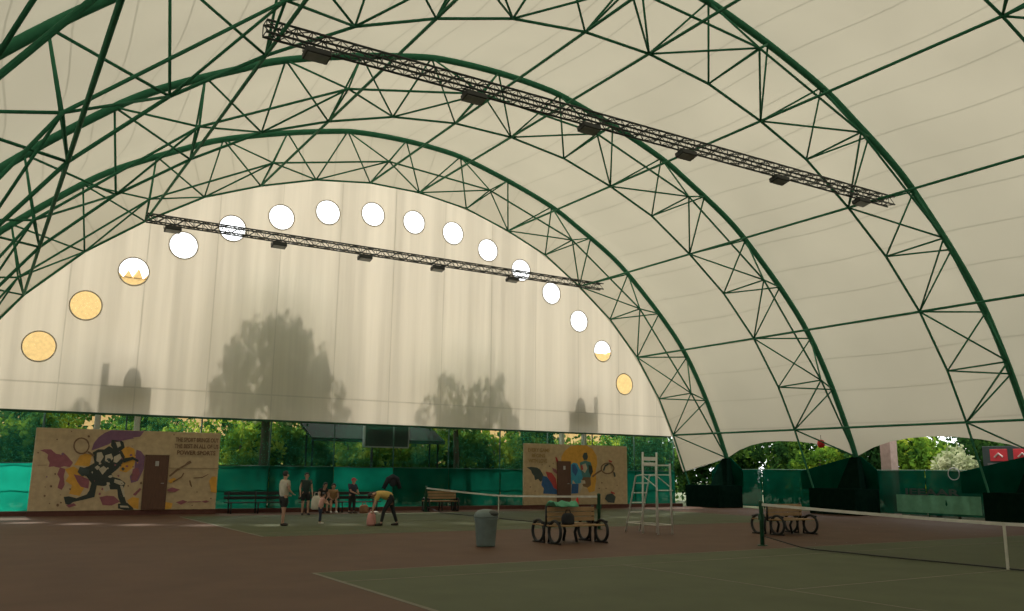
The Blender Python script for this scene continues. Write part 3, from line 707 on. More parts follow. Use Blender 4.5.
# ------------------------------------------------------------------ mural walls
def mural_wall(x0, x1, art, label, door):
    t = empty('mural_wall', ((x0+x1)/2, 36.6, 0), 0, label, 'wall panel')
    cx = t.location.x
    MB().bbox((x0-cx, 0, .19), (x1-cx, .14, 3.22)).build('panel', 'mural_panel', t, bevel=.01)
    MB().bbox((x0-cx-.02, .03, 0), (x1-cx+.02, .16, .19)).build('plinth', 'curb', t)
    mb = MB()
    for i, (c, pts) in enumerate(art):
        mb.mat('mural_'+c).poly_xz([(p[0]-cx, min(max(p[1], .2), 3.21)) for p in pts], -.002-.0006*i)
    mb.build('painting', None, t)
    d = empty('door', ((door[0]+door[1])/2-cx, -.03, door[2])); d.parent = t
    w, h = door[1]-door[0], door[3]-door[2]
    f = MB(); f.bbox((-w/2,-.035,0),(-w/2+.06,.03,h)); f.bbox((w/2-.06,-.035,0),(w/2,.03,h)); f.bbox((-w/2,-.035,h-.06),(w/2,.03,h))
    f.build('door_frame', 'door_brown', d)
    MB().bbox((-w/2+.06,-.025,.0),(w/2-.06,.03,h-.06)).build('door_leaf', 'door_brown', d)
    MB().bbox((-.06,-.04,h-.43),(.07,-.024,h-.24)).build('plaque', 'plaque', d)
    MB().tube([(w/2-.13,-.03,h*.48),(w/2-.13,-.075,h*.48),(w/2-.24,-.075,h*.48)], .013, 6).build('door_handle', 'plaque', d)
    return t
ml = mural_wall(2.03, 8.69, MURAL_L, 'cream wall panel painted with a running tennis player amid purple and orange splashes', (5.88, 6.76, .2, 2.3))
cx = ml.location.x
text_mesh('THE SPORT BRINGS OUT', 'lettering', 'mural_brown', 1.68, .17, (7.78-cx, -.06, 2.92), ml, bold=.035)
text_mesh('THE BEST IN ALL OF US', 'lettering', 'mural_brown', 1.70, .17, (7.77-cx, -.06, 2.67), ml, bold=.035)
text_mesh('POWER SPORTS', 'lettering', 'mural_brown', 1.50, .18, (7.78-cx, -.06, 2.41), ml, bold=.035)
mr = mural_wall(23.53, 30.09, MURAL_R, 'cream wall panel painted with an orange disc, blue and red figures and a racket', (25.50, 26.33, .2, 2.37))
cx = mr.location.x
text_mesh('EVERY GAME', 'lettering', 'mural_ochre', 1.32, .19, (24.36-cx, -.06, 2.89), mr, bold=.02)
text_mesh('BEGINS', 'lettering', 'mural_ochre', .80, .18, (24.33-cx, -.06, 2.62), mr, bold=.02)
text_mesh('WITH LOVE', 'lettering', 'mural_ochre', 1.12, .19, (24.29-cx, -.06, 2.36), mr, bold=.02)

# ------------------------------------------------------------------ court furniture
def net(cy, label, y0, y1):
    t = empty('tennis_net', (NX, cy, 0), 0, label, 'net')
    a, b = y0-cy, y1-cy
    def top(y): return .92 + .15*(abs(y - (a+b)/2)/((b-a)/2))**1.3
    for y in (a, b):
        p = MB().lathe([(.055,0),(.055,1.06),(.062,1.07),(.062,1.12),(.03,1.14)], (0,y,0), 12).build('post', 'post_green', t, True)
        MB().lathe([(.13,0),(.13,.02)], (0,y,.001), 14).build('base_plate', 'post_green', p)
        MB().box((0,y-.0,.72), (.16,.07,.14)).build('winch', 'post_green', p)
    n = 40; ys = [a+(b-a)*i/n for i in range(n+1)]; mb = MB()
    vs = []
    for y in ys:
        lo = .03 + .22*min(1, (min(y-a, b-y)/.9))**0 * max(0, 1-min(y-a, b-y)/1.4)
        vs += [(.02*math.sin(y*2), y, lo), (0, y, top(y)-.03)]
    mb.add(vs, [(2*i, 2*i+2, 2*i+3, 2*i+1) for i in range(n)]); mb.build('netting', 'tennis_net', t)
    mb = MB()
    mb.tube([vs[2*i] for i in range(n+1)], .018, 5); mb.build('bottom_cord', 'iron', t, True)
    mb = MB()
    vs = [(s*.018, y, z) for y in ys for s, z in ((-1, top(y)-.065), (-1, top(y)), (1, top(y)), (1, top(y)-.065))]
    fs = [(4*i+j, 4*i+4+j, 4*i+4+(j+1) % 4, 4*i+(j+1) % 4) for i in range(n) for j in range(4)]
    mb.add(vs, fs); mb.build('top_tape', 'tape_white', t)
    c = (a+b)/2
    MB().box((-.012, c, top(c)/2), (.02, .055, top(c)-.02)).build('centre_strap', 'strap_white', t)
net(9.8, 'tennis net of the nearer court with white tape and green post', 3.5, 16.1)
net(29.4, 'tennis net of the farther court before the right mural wall', 23.0, 35.7)

def make_bench(loc, rz, label):
    t = empty('double_bench', loc, rz, label, 'bench', 'double-sided court benches')
    L = 1.5
    for x in (-L/2, L/2):
        f = MB()
        for s in (-1, 1):
            f.ring((x, s*.38, .30), .275, .042, 'X', 22, 7, .95, 1)
            f.tube([(x, s*.10, .02), (x, s*.30, .015), (x, s*.62, .02)], .03, 6)
            f.tube([(x, s*.10, .02), (x, s*.12, .28), (x, s*.06, .5)], .03, 6)
            f.tube([(x, s*.62, .54), (x, s*.38, .57), (x, s*.06, .5)], .028, 6)
        f.tube([(x, 0, .42), (x, 0, .94)], .038, 7)
        f.build('iron_frame', 'iron', t, True)
    for s in (-1, 1):
        m_ = MB(); m_.tube([(0, s*.3, .03), (0, s*.22, .28), (0, s*.3, .42)], .04, 7); m_.build('centre_leg', 'iron', t, True)
        for k in range(4):
            MB().box((0, s*(.14+.13*k), .455), (L+.12, .105, .035)).build('seat_slat', 'seat_wood', t, bevel=.008)
        for k in range(3):
            MB().box((0, s*(.05), .60+.125*k), (L+.02, .03, .105), 0, R(s*6)).build('back_slat', 'seat_wood', t, bevel=.008)
    MB().tube([(-L/2, 0, .42), (L/2, 0, .42)], .025, 6).build('stretcher', 'iron', t, True)
    return t
b1 = make_bench((13.66, 19.0, 0), 0, 'slatted double bench on scrolled iron legs beside the grey bin')
b2 = dup(b1, (21.85, 18.95, 0), 0, 'slatted double bench on scrolled iron legs behind the nearer net post')
b3 = dup(b1, (18.6, 36.0, 0), 0, 'slatted double bench on iron legs at the far end of the farther net', (1, .55, 1))

def soft_bag(name, loc, size, mat, label, cat, strap=True, rz=0):
    t = empty(name, loc, rz, label, cat)
    w, d, h = size
    mb = MB(); o = len(mb.v)
    mb.lathe([(.62,0),(.92,.04),(1,.25),(.97,.55),(.85,.8),(.6,.95),(.2,1.0)], (0,0,0), 18)
    rnd = random.Random(name+label)
    for i in range(len(mb.v)):
        x, y, z = mb.v[i]; k = 1+rnd.uniform(-.05,.05); mb.v[i] = (x*w/2*k, y*d/2*k, z*h)
    mb.build('body', mat, t, True)
    if strap:
        MB().tube([(-w*.22, 0, h*.9), (-w*.15, 0, h*1.22), (w*.15, 0, h*1.22), (w*.22, 0, h*.9)], .014, 6).build('handle', mat, t, True)
    return t
soft_bag('sports_bag', (13.38, 18.7, .475), (.38,.26,.30), 'bag_black', 'black sports bag on the bench beside the grey bin', 'bag')
# the things lying on the back and seat of the nearer bench
mb = MB(); nx, ny = 14, 6
vs = [(-.36+.72*u/nx, -.26+.5*v/ny, .02+.06*math.sin(u*.9+v)*math.sin(v*1.1)+.10*math.sin(PI*v/ny)) for v in range(ny+1) for u in range(nx+1)]
mb.add(vs, [(v*(nx+1)+u, v*(nx+1)+u+1, (v+1)*(nx+1)+u+1, (v+1)*(nx+1)+u) for v in range(ny) for u in range(nx)])
o = mb.build('towel', 'towel_green', None, True); o.location = (13.42, 19.02, .92); s_ = o.modifiers.new('thick', 'SOLIDIFY'); s_.thickness = .03
tag(o, 'green towel thrown over the back of the bench beside the bin', 'towel')
t = empty('water_bottle', (13.9, 19.0, .955), 0, 'small red bottle with pale cap standing on the bench back', 'bottle')
MB().lathe([(.03,0),(.036,.02),(.036,.14),(.016,.18),(.016,.2)], (0,0,0), 12).build('body', 'red_plastic', t, True)
MB().lathe([(.019,.2),(.019,.225)], (0,0,0), 12).build('cap', 'shoe_white', t)

# litter bin
t = empty('litter_bin', (10.95, 18.75, 0), R(8), 'grey tapered litter bin with a domed swing lid near the bench', 'bin')
mb = MB(); pr = []
for z, w in ((.01,.40),(.05,.42),(.62,.50),(.66,.53),(.69,.53)): pr.append((w/2*1.16, z))
mb.lathe(pr, (0,0,0), 24, 1, .86); mb.build('bin_body', 'bin_grey', t, True)
mb = MB(); mb.lathe([(.315,.69),(.315,.73),(.29,.80),(.22,.86),(.1,.89)], (0,0,0), 24, 1, .86); lid = mb.build('lid', 'bin_grey', t, True)
MB().ell((.06,-.17,.79), (.17,.12,.085)).build('swing_flap', 'bin_dark', lid, True)
MB().tube([(-.2,-.3,.3),(-.2,-.31,.3)], .02, 6).build('hinge', 'bin_grey', t)

# umpire chair
t = empty('umpire_chair', (18.05, 20.75, 0), 0, 'tall pale metal umpire chair with a ladder between the two courts', 'chair')
for x in (-.28, .28):
    MB().tube([(x, -.55, 0), (x, -.5, 2.05), (x, -.5, 2.1)], .03, 8).build('front_leg', 'white_paint', t, True)
    MB().tube([(x, .15, 0), (x, .1, 2.45)], .03, 8).build('rear_leg', 'white_paint', t, True)
    MB().tube([(x, .98, 0), (x, .45, 1.72), (x, .12, 1.76)], .024, 8).build('ladder_rail', 'white_paint', t, True)
    MB().tube([(x, -.5, 2.05), (x, .1, 2.05)], .026, 6).build('armrest', 'white_paint', t, True)
    MB().tube([(x, -.55, .28), (x, .9, .28)], .018, 6).build('side_brace', 'white_paint', t, True)
    MB().tube([(x, -.5, 1.4), (x, .1, 1.72)], .018, 6).build('side_brace', 'white_paint', t, True)
for k in range(5):
    z = .30+.3*k; MB().box((0, .98-.53*z/1.72, z), (.56, .1, .035)).build('ladder_step', 'white_paint', t, bevel=.006)
for k in range(4): MB().box((0, -.42+.15*k, 1.76), (.6, .12, .03)).build('seat_slat', 'white_paint', t, bevel=.006)
for k in range(2): MB().box((0, .12, 2.08+.17*k), (.58, .03, .11)).build('back_slat', 'white_paint', t, bevel=.006)
MB().tube([(-.28, -.54, .28), (.28, -.54, .28)], .018, 6).build('foot_bar', 'white_paint', t, True)
MB().box((0, -.55, 1.3), (.56, .14, .03)).build('footrest', 'white_paint', t)

# long dark bench on the left of the people, low bench they sit on
def long_bench(loc, L, label):
    t = empty('low_bench', loc, 0, label, 'bench')
    for k in range(3): MB().box((0, -.15+.15*k, .44), (L, .13, .04)).build('seat_slat', 'iron', t, bevel=.008)
    for k in range(2): MB().box((0, .27, .62+.18*k), (L, .03, .13)).build('back_slat', 'iron', t, bevel=.008)
    for x in (-L/2+.2, 0, L/2-.2):
        MB().tube([(x,-.2,0),(x,-.2,.42),(x,.25,.42),(x,.27,.88)], .03, 6).build('frame', 'iron', t, True)
        MB().tube([(x,.2,0),(x,.22,.42)], .03, 6).build('leg', 'iron', t, True)
long_bench((10.35, 36.55, 0), 2.6, 'long dark bench against the fence beside the running player mural')
long_bench((13.9, 36.3, 0), 3.6, 'long dark bench behind the group of people')

# lettered banner tied behind the side fence, floor boxes and signs outside
t = empty('banner', (36.98, 23.3, 0), 0, 'pale green banner with dark letters hung on the right fence', 'banner')
mb = MB(); n = 20
vs = [(-.12+.02*math.sin(i*1.7), 2.0-4.0*i/n, z) for i in range(n+1) for z in (.2, .98)]
mb.add(vs, [(2*i, 2*i+2, 2*i+3, 2*i+1) for i in range(n)]); mb.build('cloth', 'banner_cloth', t, True)
text_mesh('IEEAAR', 'lettering', 'sign_dark', 2.6, .3, (-.14, .2, 1.12), t, face='-X', bold=.03)
t = empty('sign_board', (38.4, 19.3, 0), 0, 'dark outdoor sign board with two red squares beyond the right fence', 'sign')
MB().bbox((-.05,-2.6,2.1), (.05,2.6,3.15)).build('board', 'sign_dark', t, bevel=.01)
MB().bbox((-.07,-2.4,2.12), (-.04,2.4,2.42)).build('lower_strip', 'sign_grey', t)
for i, y in enumerate((1.88, .86)):
    q = MB().bbox((-.075, y-.38, 2.5), (-.045, y+.38, 3.02)).build('red_square', 'sign_red', t, bevel=.01)
    MB().tube([(-.085, y-.18, 2.68), (-.085, y, 2.84), (-.085, y+.18, 2.68)], .04, 5).build('emblem', 'sign_pale', q)
for y in (-2.3, 2.3): MB().tube([(.08,y,0),(.08,y,3.1)], .05, 8).build('post', 'sign_dark', t)
o = MB().ring((0,0,0), .26, .022, 'X', 24, 6).build('hose_ring', 'unit_grey', None, True); o.location = (36.84, 22.4, 1.93)
tag(o, 'coiled grey hose ring hanging on the right fence under the sign', 'hose')
t = empty('lantern', (36.35, 28.95, 3.38), 0, 'small red lantern hanging at the scalloped roof hem', 'lantern')
MB().lathe([(.05,-.22),(.15,-.18),(.19,-.02),(.15,.14),(.05,.18)], (0,0,0), 16).build('shade', 'red_plastic', t, True)
MB().tube([(0,0,.17),(0,0,.42)], .012, 5).build('cord', 'iron', t)
o = MB().bbox((-.28,-.28,-.14), (.28,.28,4.2)).build('brick_pillar', 'pillar_brick', None, bevel=.03); o.location = (37.9, 26.25, 0)
tag(o, 'pinkish brick pillar standing beyond the right fence', 'pillar')

# scoreboard, canopy roof, rooftop units behind the far end
t = empty('scoreboard', (16.55, 37.75, 0), 0, 'dark grey scoreboard on a pole over the bright fence panel', 'scoreboard')
MB().bbox((-1.1,-.08,2.88), (1.1,.08,3.95)).build('board', 'sign_dark', t, bevel=.02)
fr = MB()
for a, b in (((-1.14,-.1,2.84),(1.14,.1,2.9)), ((-1.14,-.1,3.93),(1.14,.1,3.99)), ((-1.14,-.1,2.84),(-1.08,.1,3.99)), ((1.08,-.1,2.84),(1.14,.1,3.99))): fr.bbox(a, b)
fr.build('frame', 'unit_grey', t)
MB().tube([(-.66,.1,0),(-.66,.1,3.9)], .06, 8).build('pole', 'sign_dark', t, True)
t = empty('canopy_roof', (16.5, 39.0, 0), 0, 'grey ribbed canopy roof outside behind the scoreboard', 'canopy')
MB().box((0, .1, 3.62), (6.8, 2.0, .05), 0, R(24)).build('roof_sheet', 'awning', t)
for k in range(6): MB().box((0, -.75+.33*k, 3.14+.147*k), (6.8, .08, .09), 0, R(24)).build('purlin', 'sign_dark', t)
for x in (-3.2, 3.2):
    MB().tube([(x,-.4,-.14),(x,-.4,3.36)], .05, 8).build('post', 'awning', t)
    MB().tube([(x,.5,-.14),(x,.5,3.9)], .05, 8).build('post', 'awning', t)
def roof_unit(x, flip, label):
    t = empty('heater_unit', (x, 37.95, 0), 0, label, 'heater', 'heater units outside the far wall')
    MB().bbox((-.92,-.35,4.85), (.92,.35,5.62)).build('cabinet', 'unit_grey', t, bevel=.03)
    MB().lathe([(.34,0),(.34,.62),(.28,.85),(.16,1.0),(.05,1.05)], (.18*flip,0,5.62), 18).build('dome', 'unit_grey', t, True)
    MB().bbox((-.84*flip-.13,-.12,4.85), (-.84*flip+.13,.12,6.8)).build('flue', 'unit_grey', t)
    for lx in (-.85, .62): MB().bbox((lx-.1,-.1,-.14), (lx+.1,.1,4.86)).build('leg', 'white_paint', t)
    MB().bbox((-.92,-.05,4.0), (.92,.05,4.1)).build('cross_bar', 'unit_grey', t)
roof_unit(5.05, 1, 'heater cabinet outside, outline showing through the fabric above the running player mural')
roof_unit(27.6, -1, 'heater cabinet outside, outline showing through the fabric above the orange disc mural')

# jacket hung on the fence
t = empty('jacket', (16.72, 37.28, 0), 0, 'dark jacket hung spread on the bright far fence', 'jacket')
mb = MB(); mb.tube([(-.42,0,.98),(-.2,-.02,1.42),(0,-.04,1.52),(.22,-.02,1.42),(.4,0,1.0)], [.09,.12,.13,.12,.08], 10); mb.build('sleeves', 'bag_black', t, True)
mb = MB(); mb.ell((.02,-.03,1.3), (.2,.08,.24)); mb.build('body', 'bag_black', t, True)
# ------------------------------------------------------------------ people
def skin_mesh(name, verts, edges, rad, mat, parent, root=0, levels=1):
    me = bpy.data.meshes.new(name); me.from_pydata([tuple(v) for v in verts], edges, []); me.update()
    o = bpy.data.objects.new(name, me); COL.objects.link(o)
    sm = o.modifiers.new('skin', 'SKIN'); sm.use_smooth_shade = True
    for i, r in enumerate(rad):
        d = me.skin_vertices[0].data[i]; d.radius = (r, r) if not isinstance(r, tuple) else r; d.use_root = (i == root)
    ss = o.modifiers.new('sub', 'SUBSURF'); ss.levels = ss.render_levels = levels
    bpy.context.view_layer.update()
    m2 = bpy.data.meshes.new_from_object(o.evaluated_get(bpy.context.evaluated_depsgraph_get()))
    bpy.data.objects.remove(o)
    m2.materials.clear(); m2.materials.append(MATS[mat]); m2.polygons.foreach_set('use_smooth', [True]*len(m2.polygons)); m2.name = name
    o = bpy.data.objects.new(name, m2); COL.objects.link(o)
    if parent: o.parent = parent
    return o
def lerp(a, b, t): return tuple(p+(q-p)*t for p, q in zip(a, b))
def person(loc, rz, J, label, shirt, lower, shoes, sleeve=.55, short=True, hair='short', cap=None, k=1.0, name='person', lower_mat_len=.55):
    """J: joint dict in metres, facing +x. k scales limb radii"""
    t = empty(name, loc, rz, label, 'person')
    V = []; E = []; Rr = []
    def P(p, r, par=None):
        V.append(p); Rr.append(r if isinstance(r, tuple) else r*k)
        if par is not None: E.append((par, len(V)-1))
        return len(V)-1
    pel = P(J['pelvis'], .095); wai = P(lerp(J['pelvis'], J['chest'], .45), .10, pel); ch = P(J['chest'], .135, wai)
    nb = P(lerp(J['chest'], J['neck'], .75), .085, ch); nk = P(J['neck'], .052, nb)
    hd = Vector(J['head']) - Vector(J['neck']); h1 = P(tuple(Vector(J['neck'])+hd*.45), .068, nk); h2 = P(J['head'], .088, h1); h3 = P(tuple(Vector(J['head'])+hd.normalized()*.085*k), .06, h2)
    for s in ('l', 'r'):
        hp = P(J['hip'+s], .075, pel); m = P(lerp(J['hip'+s], J['knee'+s], .5), .078, hp); kn = P(J['knee'+s], .055, m)
        cf = P(lerp(J['knee'+s], J['ankle'+s], .35), .056, kn); an = P(J['ankle'+s], .036, cf)
        P(J['toe'+s], .032, an)
        sh = P(J['sh'+s], .06, ch); el = P(J['elb'+s], .042, sh); fo = P(lerp(J['elb'+s], J['wr'+s], .3), .04, el); wr = P(J['wr'+s], .026, fo)
        d = (Vector(J['wr'+s]) - Vector(J['elb'+s])).normalized(); pm = P(tuple(Vector(J['wr'+s])+d*.07*k), .034, wr)
    body = skin_mesh('body', V, E, Rr, 'skin', t)
    # fingers, nose and ears become part of the same body mesh
    ex = MB()
    for s in ('l', 'r'):
        w = Vector(J['wr'+s]); d = (w - Vector(J['elb'+s])).normalized(); sd = d.cross(Vector((1,0,0)) if abs(d.x) < .8 else Vector((0,1,0))).normalized(); fw = sd.cross(d).normalized()
        for i, L in enumerate((.070,.080,.074,.058)):
            b = w + d*.085*k + fw*((i-1.5)*.018*k)
            ex.tube([b, b+d*L*.5*k, b+d*L*.85*k+sd*.018*k, b+d*L*k+sd*.034*k], [.010*k,.009*k,.008*k,.006*k], 6)
        b = w + d*.035*k - fw*.03*k
        ex.tube([b, b+d*.03*k-fw*.022*k, b+d*.06*k-fw*.03*k], [.012*k,.010*k,.007*k], 6)
    up = hd.normalized(); H = Vector(J['head'])
    f = Vector(J.get('face', (1,0,0))); f = (f - up*f.dot(up)).normalized(); sd = up.cross(f)
    ex.tube([H+f*.085*k+up*.015*k, H+f*.108*k-up*.03*k, H+f*.08*k-up*.04*k], [.008*k,.014*k,.008*k], 6)
    for q in (-1, 1): ex.tube([H+sd*q*.085*k+up*.02*k, H+sd*q*.094*k-up*.005*k-f*.01*k, H+sd*q*.082*k-up*.03*k], [.012*k,.016*k,.008*k], 6)
    ex.tube([H+f*.084*k-up*.066*k+sd*.022*k, H+f*.092*k-up*.064*k, H+f*.084*k-up*.066*k-sd*.022*k], [.004*k,.007*k,.004*k], 5)
    e = ex.build('extra', 'skin', None, True)
    bm = bmesh.new(); bm.from_mesh(body.data); bm.from_mesh(e.data); bm.to_mesh(body.data); bm.free(); bpy.data.objects.remove(e)
    body.data.polygons.foreach_set('use_smooth', [True]*len(body.data.polygons))
    ey = MB()
    for q in (-1, 1): ey.ell(tuple(H+f*.084*k+sd*q*.032*k+up*.018*k), (.01*k,.012*k,.009*k), 8, 6)
    ey.build('eyes', 'eye', body)
    # shirt
    V = []; E = []; Rr = []
    pel = P(lerp(J['pelvis'], J['chest'], -.24), .168); w_ = P(lerp(J['pelvis'], J['chest'], .45), .160, pel); ch = P(J['chest'], .178, w_); P(lerp(J['chest'], J['neck'], .82), .105, ch)
    for s in ('l', 'r'):
        sh = P(J['sh'+s], .090, ch); P(lerp(J['sh'+s], J['elb'+s], sleeve if sleeve < 1 else 1), .070, sh)
        if sleeve >= 1: P(lerp(J['elb'+s], J['wr'+s], .9), .042, len(V)-1)
    skin_mesh('shirt', V, E, Rr, shirt, t)
    # shorts or trousers
    V = []; E = []; Rr = []
    pel = P(lerp(J['pelvis'], J['chest'], .36), .146); pl = P(tuple(Vector(J['pelvis'])-Vector((0,0,.04))), .160, pel)
    for s in ('l', 'r'):
        hp = P(J['hip'+s], .125, pl)
        if short: P(lerp(J['hip'+s], J['knee'+s], .8), .098, hp)
        else:
            m = P(lerp(J['hip'+s], J['knee'+s], .5), .092, hp); kn = P(J['knee'+s], .07, m); P(lerp(J['knee'+s], J['ankle'+s], .93), .058, kn)
    skin_mesh('shorts' if short else 'trousers', V, E, Rr, lower, t)
    for s in ('l', 'r'):
        a = Vector(J['ankle'+s]); b = Vector(J['toe'+s]); d = (b-a); d.z = 0; d.normalize()
        MB().tube([a-d*.05*k-Vector((0,0,.02*k)), a+d*.02*k-Vector((0,0,.025*k)), a+d*.12*k-Vector((0,0,.04*k)), a+d*.2*k-Vector((0,0,.048*k))], [.036*k,.05*k,.044*k,.026*k], 10).build('shoe', shoes, t, True)
    # hair or cap
    mb = MB(); c = H + up*.03*k - f*.016*k
    if cap:
        mb.ell((0,0,0), (.108*k,.1*k,.092*k), 16, 10); nm, mt = 'cap', cap
    else:
        mb.ell((0,0,0), (.104*k,.098*k,.1*k), 16, 10); nm, mt = 'hair', 'hair'
        if hair == 'long': mb.ell((-.05*k,0,-.09*k), (.06*k,.085*k,.15*k), 12, 8)
    M = Matrix((f, sd, up)).transposed()
    # trim the face side off the hair shell
    vs = []
    for x, y, z in mb.v:
        v = Vector((x, y, z))
        if v.x > .055*k and v.z < .045*k: v.x = .03*k
        vs.append(tuple(M @ v + c))
    mb.v = vs; h_ = mb.build(nm, mt, t, True)
    if cap:
        mb = MB(); q = [M @ Vector((.08*k+.09*k*math.cos(a), .085*k*math.sin(a), .02*k)) + c for a in [PI*(-.5+i/8) for i in range(9)]]
        z = up*.012*k; mb.add([tuple(p) for p in q]+[tuple(p+z) for p in q], [tuple(range(9))[::-1], tuple(range(9,18))]+[(i,i+1,i+10,i+9) for i in range(8)]); mb.build('brim', mt, h_)
    return t
def stand(h=1.72, lean=0, arml=(.05,-.05), armr=(.05,.05), stride=.08, hands=None):
    s = h/1.72
    J = dict(pelvis=(0,0,.93), chest=(.0+lean*.3,0,1.26), neck=(.01+lean*.5,0,1.45), head=(.03+lean*.6,0,1.61))
    for n, y in (('l', .10), ('r', -.10)):
        st = stride if n == 'l' else -stride
        J['hip'+n] = (0, y, .87); J['knee'+n] = (st*.6+.02, y*1.05, .48); J['ankle'+n] = (st, y*1.1, .075); J['toe'+n] = (st+.14, y*1.25, .035)
        J['sh'+n] = (lean*.35, y*1.85, 1.38); J['elb'+n] = (-.03, y*2.4, 1.10); J['wr'+n] = (.08, y*2.5, .88)
    if hands:
        for n in hands: J['elb'+n], J['wr'+n] = hands[n]
    return {a: tuple(x*s for x in b) for a, b in J.items()}
# standing in pale shirt and black shorts, back half turned
person((8.88, 28.3, 0), R(15), stand(1.74, 0, stride=.09, hands={'l': ((.02,.22,1.12),(.2,.14,1.0)), 'r': ((.04,-.23,1.12),(.22,-.14,1.02))}),
       'standing person in pale grey shirt and black shorts on the far court', 'shirt_grey', 'cloth_black', 'shoe_dark', .55, True)
person((11.75, 34.6, 0), R(-95), stand(1.66, 0, stride=.05), 'standing person in dark green clothes carrying a white bag near the far fence', 'cloth_darkgreen', 'cloth_black', 'shoe_dark', .5, True)
soft_bag('carrier_bag', (12.14, 34.45, .22), (.42,.2,.55), 'bag_white', 'white carrier bag held by the person in dark green', 'bag', True)
# child in pink reaching forward
person((10.35, 28.9, 0), R(-8), stand(1.02, .25, stride=.05, hands={'l': ((.2,.2,1.2),(.42,.14,1.16)), 'r': ((.2,-.2,1.18),(.45,-.12,1.1))}),
       'small child in pink top and dark trousers reaching forward', 'cloth_pink', 'cloth_navy', 'shoe_white', .6, False, k=.66)
def sit(h=1.68, lean=.1):
    s = h/1.72
    J = dict(pelvis=(0,0,.55), chest=(.06+lean,0,.88), neck=(.1+lean*1.6,0,1.07), head=(.14+lean*1.9,0,1.22))
    for n, y in (('l', .1), ('r', -.1)):
        J['hip'+n] = (.02, y, .53); J['knee'+n] = (.43, y*1.3, .52); J['ankle'+n] = (.44, y*1.3, .08); J['toe'+n] = (.58, y*1.4, .04)
        J['sh'+n] = (.07+lean*1.2, y*1.85, 1.0); J['elb'+n] = (.17+lean, y*2.3, .75); J['wr'+n] = (.4, y*1.3, .66)
    return {a: tuple(x*s for x in b) for a, b in J.items()}
person((12.95, 36.28, 0), R(-80), sit(1.62, .16), 'person in black top sitting on the long dark bench', 'cloth_black', 'cloth_navy', 'shoe_dark', .4, True, 'long')
person((13.5, 36.28, 0), R(-100), sit(1.55, .05), 'person in tan top sitting midway on the long dark bench', 'seat_wood', 'cloth_darkgreen', 'shoe_white', .5, True, 'long')
person((14.05, 35.4, 0), R(-70), stand(1.45, .1, stride=.05, hands={'l': ((.12,.24,1.1),(.34,.1,1.02)), 'r': ((.12,-.24,1.1),(.34,-.1,1.0))}),
       'person in red cap and navy clothes standing before the long dark bench', 'cloth_navy', 'cloth_black', 'shoe_dark', .8, False, cap='cap_red')
# bending over
B = dict(pelvis=(-.12,0,.93), chest=(.20,0,1.05), neck=(.38,0,1.04), head=(.52,0,.97), face=(.35,0,-1))
for n, y, st in (('l', .1, .24), ('r', -.1, -.30)):
    B['hip'+n] = (-.12, y, .87); B['knee'+n] = (-.1+st*.6+.06, y*1.05, .48); B['ankle'+n] = (-.06+st, y*1.1, .075); B['toe'+n] = (.09+st, y*1.25, .035)
    B['sh'+n] = (.3, y*1.8, 1.0); B['elb'+n] = (.40, y*1.9, .74); B['wr'+n] = (.46, y*1.1, .5)
person((12.02, 27.15, 0), R(160), B, 'person in yellow shirt and black trousers bending down over a pink bag', 'cloth_yellow', 'cloth_black', 'shoe_dark', .75, False)
soft_bag('pink_bag', (11.56, 27.33, 0), (.32,.26,.42), 'bag_pink', 'pink bag on the court under the hands of the bending person', 'bag')
soft_bag('shoulder_bag', (14.55, 35.25, 0), (.42,.28,.36), 'bag_brown', 'brown bag on the floor beside the person in red cap', 'bag')
o = MB().ell((0,0,.06), (.2,.1,.06)).build('folded_towel', 'shoe_white', None, True); o.location = (14.75, 34.6, 0)
tag(o, 'white folded towel lying on the floor by the brown bag', 'towel')

# ------------------------------------------------------------------ trees outside
def crown(lumps, n, size, seed):
    rnd = random.Random(seed); mb = MB(); vol = [l[3]*l[4]*l[5] for l in lumps]; tot = sum(vol)
    for l, w in zip(lumps, vol):
        for _ in range(max(12, int(n*w/tot))):
            d = Vector((rnd.gauss(0,1), rnd.gauss(0,1), rnd.gauss(0,1))).normalized(); r_ = rnd.uniform(.45, 1)**.6
            p = Vector((l[0]+d.x*l[3]*r_, l[1]+d.y*l[4]*r_, l[2]+d.z*l[5]*r_))
            a = Vector((rnd.gauss(0,1), rnd.gauss(0,1), rnd.gauss(0,1))).normalized(); b = a.cross(Vector((rnd.gauss(0,1), rnd.gauss(0,1), rnd.gauss(0,1)))).normalized()
            s = size*rnd.uniform(.6, 1.25)
            mb.add([p-a*s*.5, p+b*s*.3, p+a*s*.5, p-b*s*.3], [(0,1,2,3)])
    return mb
def trunk(h, r, br, seed):
    rnd = random.Random(seed); mb = MB()
    mb.tube([(0,0,-.2),(.06,.02,h*.4),(-.05,.05,h*.75),(.02,0,h)], [r*1.25,r,r*.75,r*.35], 8)
    for i in range(br):
        a = rnd.uniform(0, 6.28); z = h*rnd.uniform(.35,.8); L = h*rnd.uniform(.25,.4)
        mb.tube([(0,.02,z),(math.cos(a)*L*.5,math.sin(a)*L*.5,z+L*.4),(math.cos(a)*L,math.sin(a)*L,z+L*.75)], [r*.5,r*.3,r*.12], 6)
    return mb
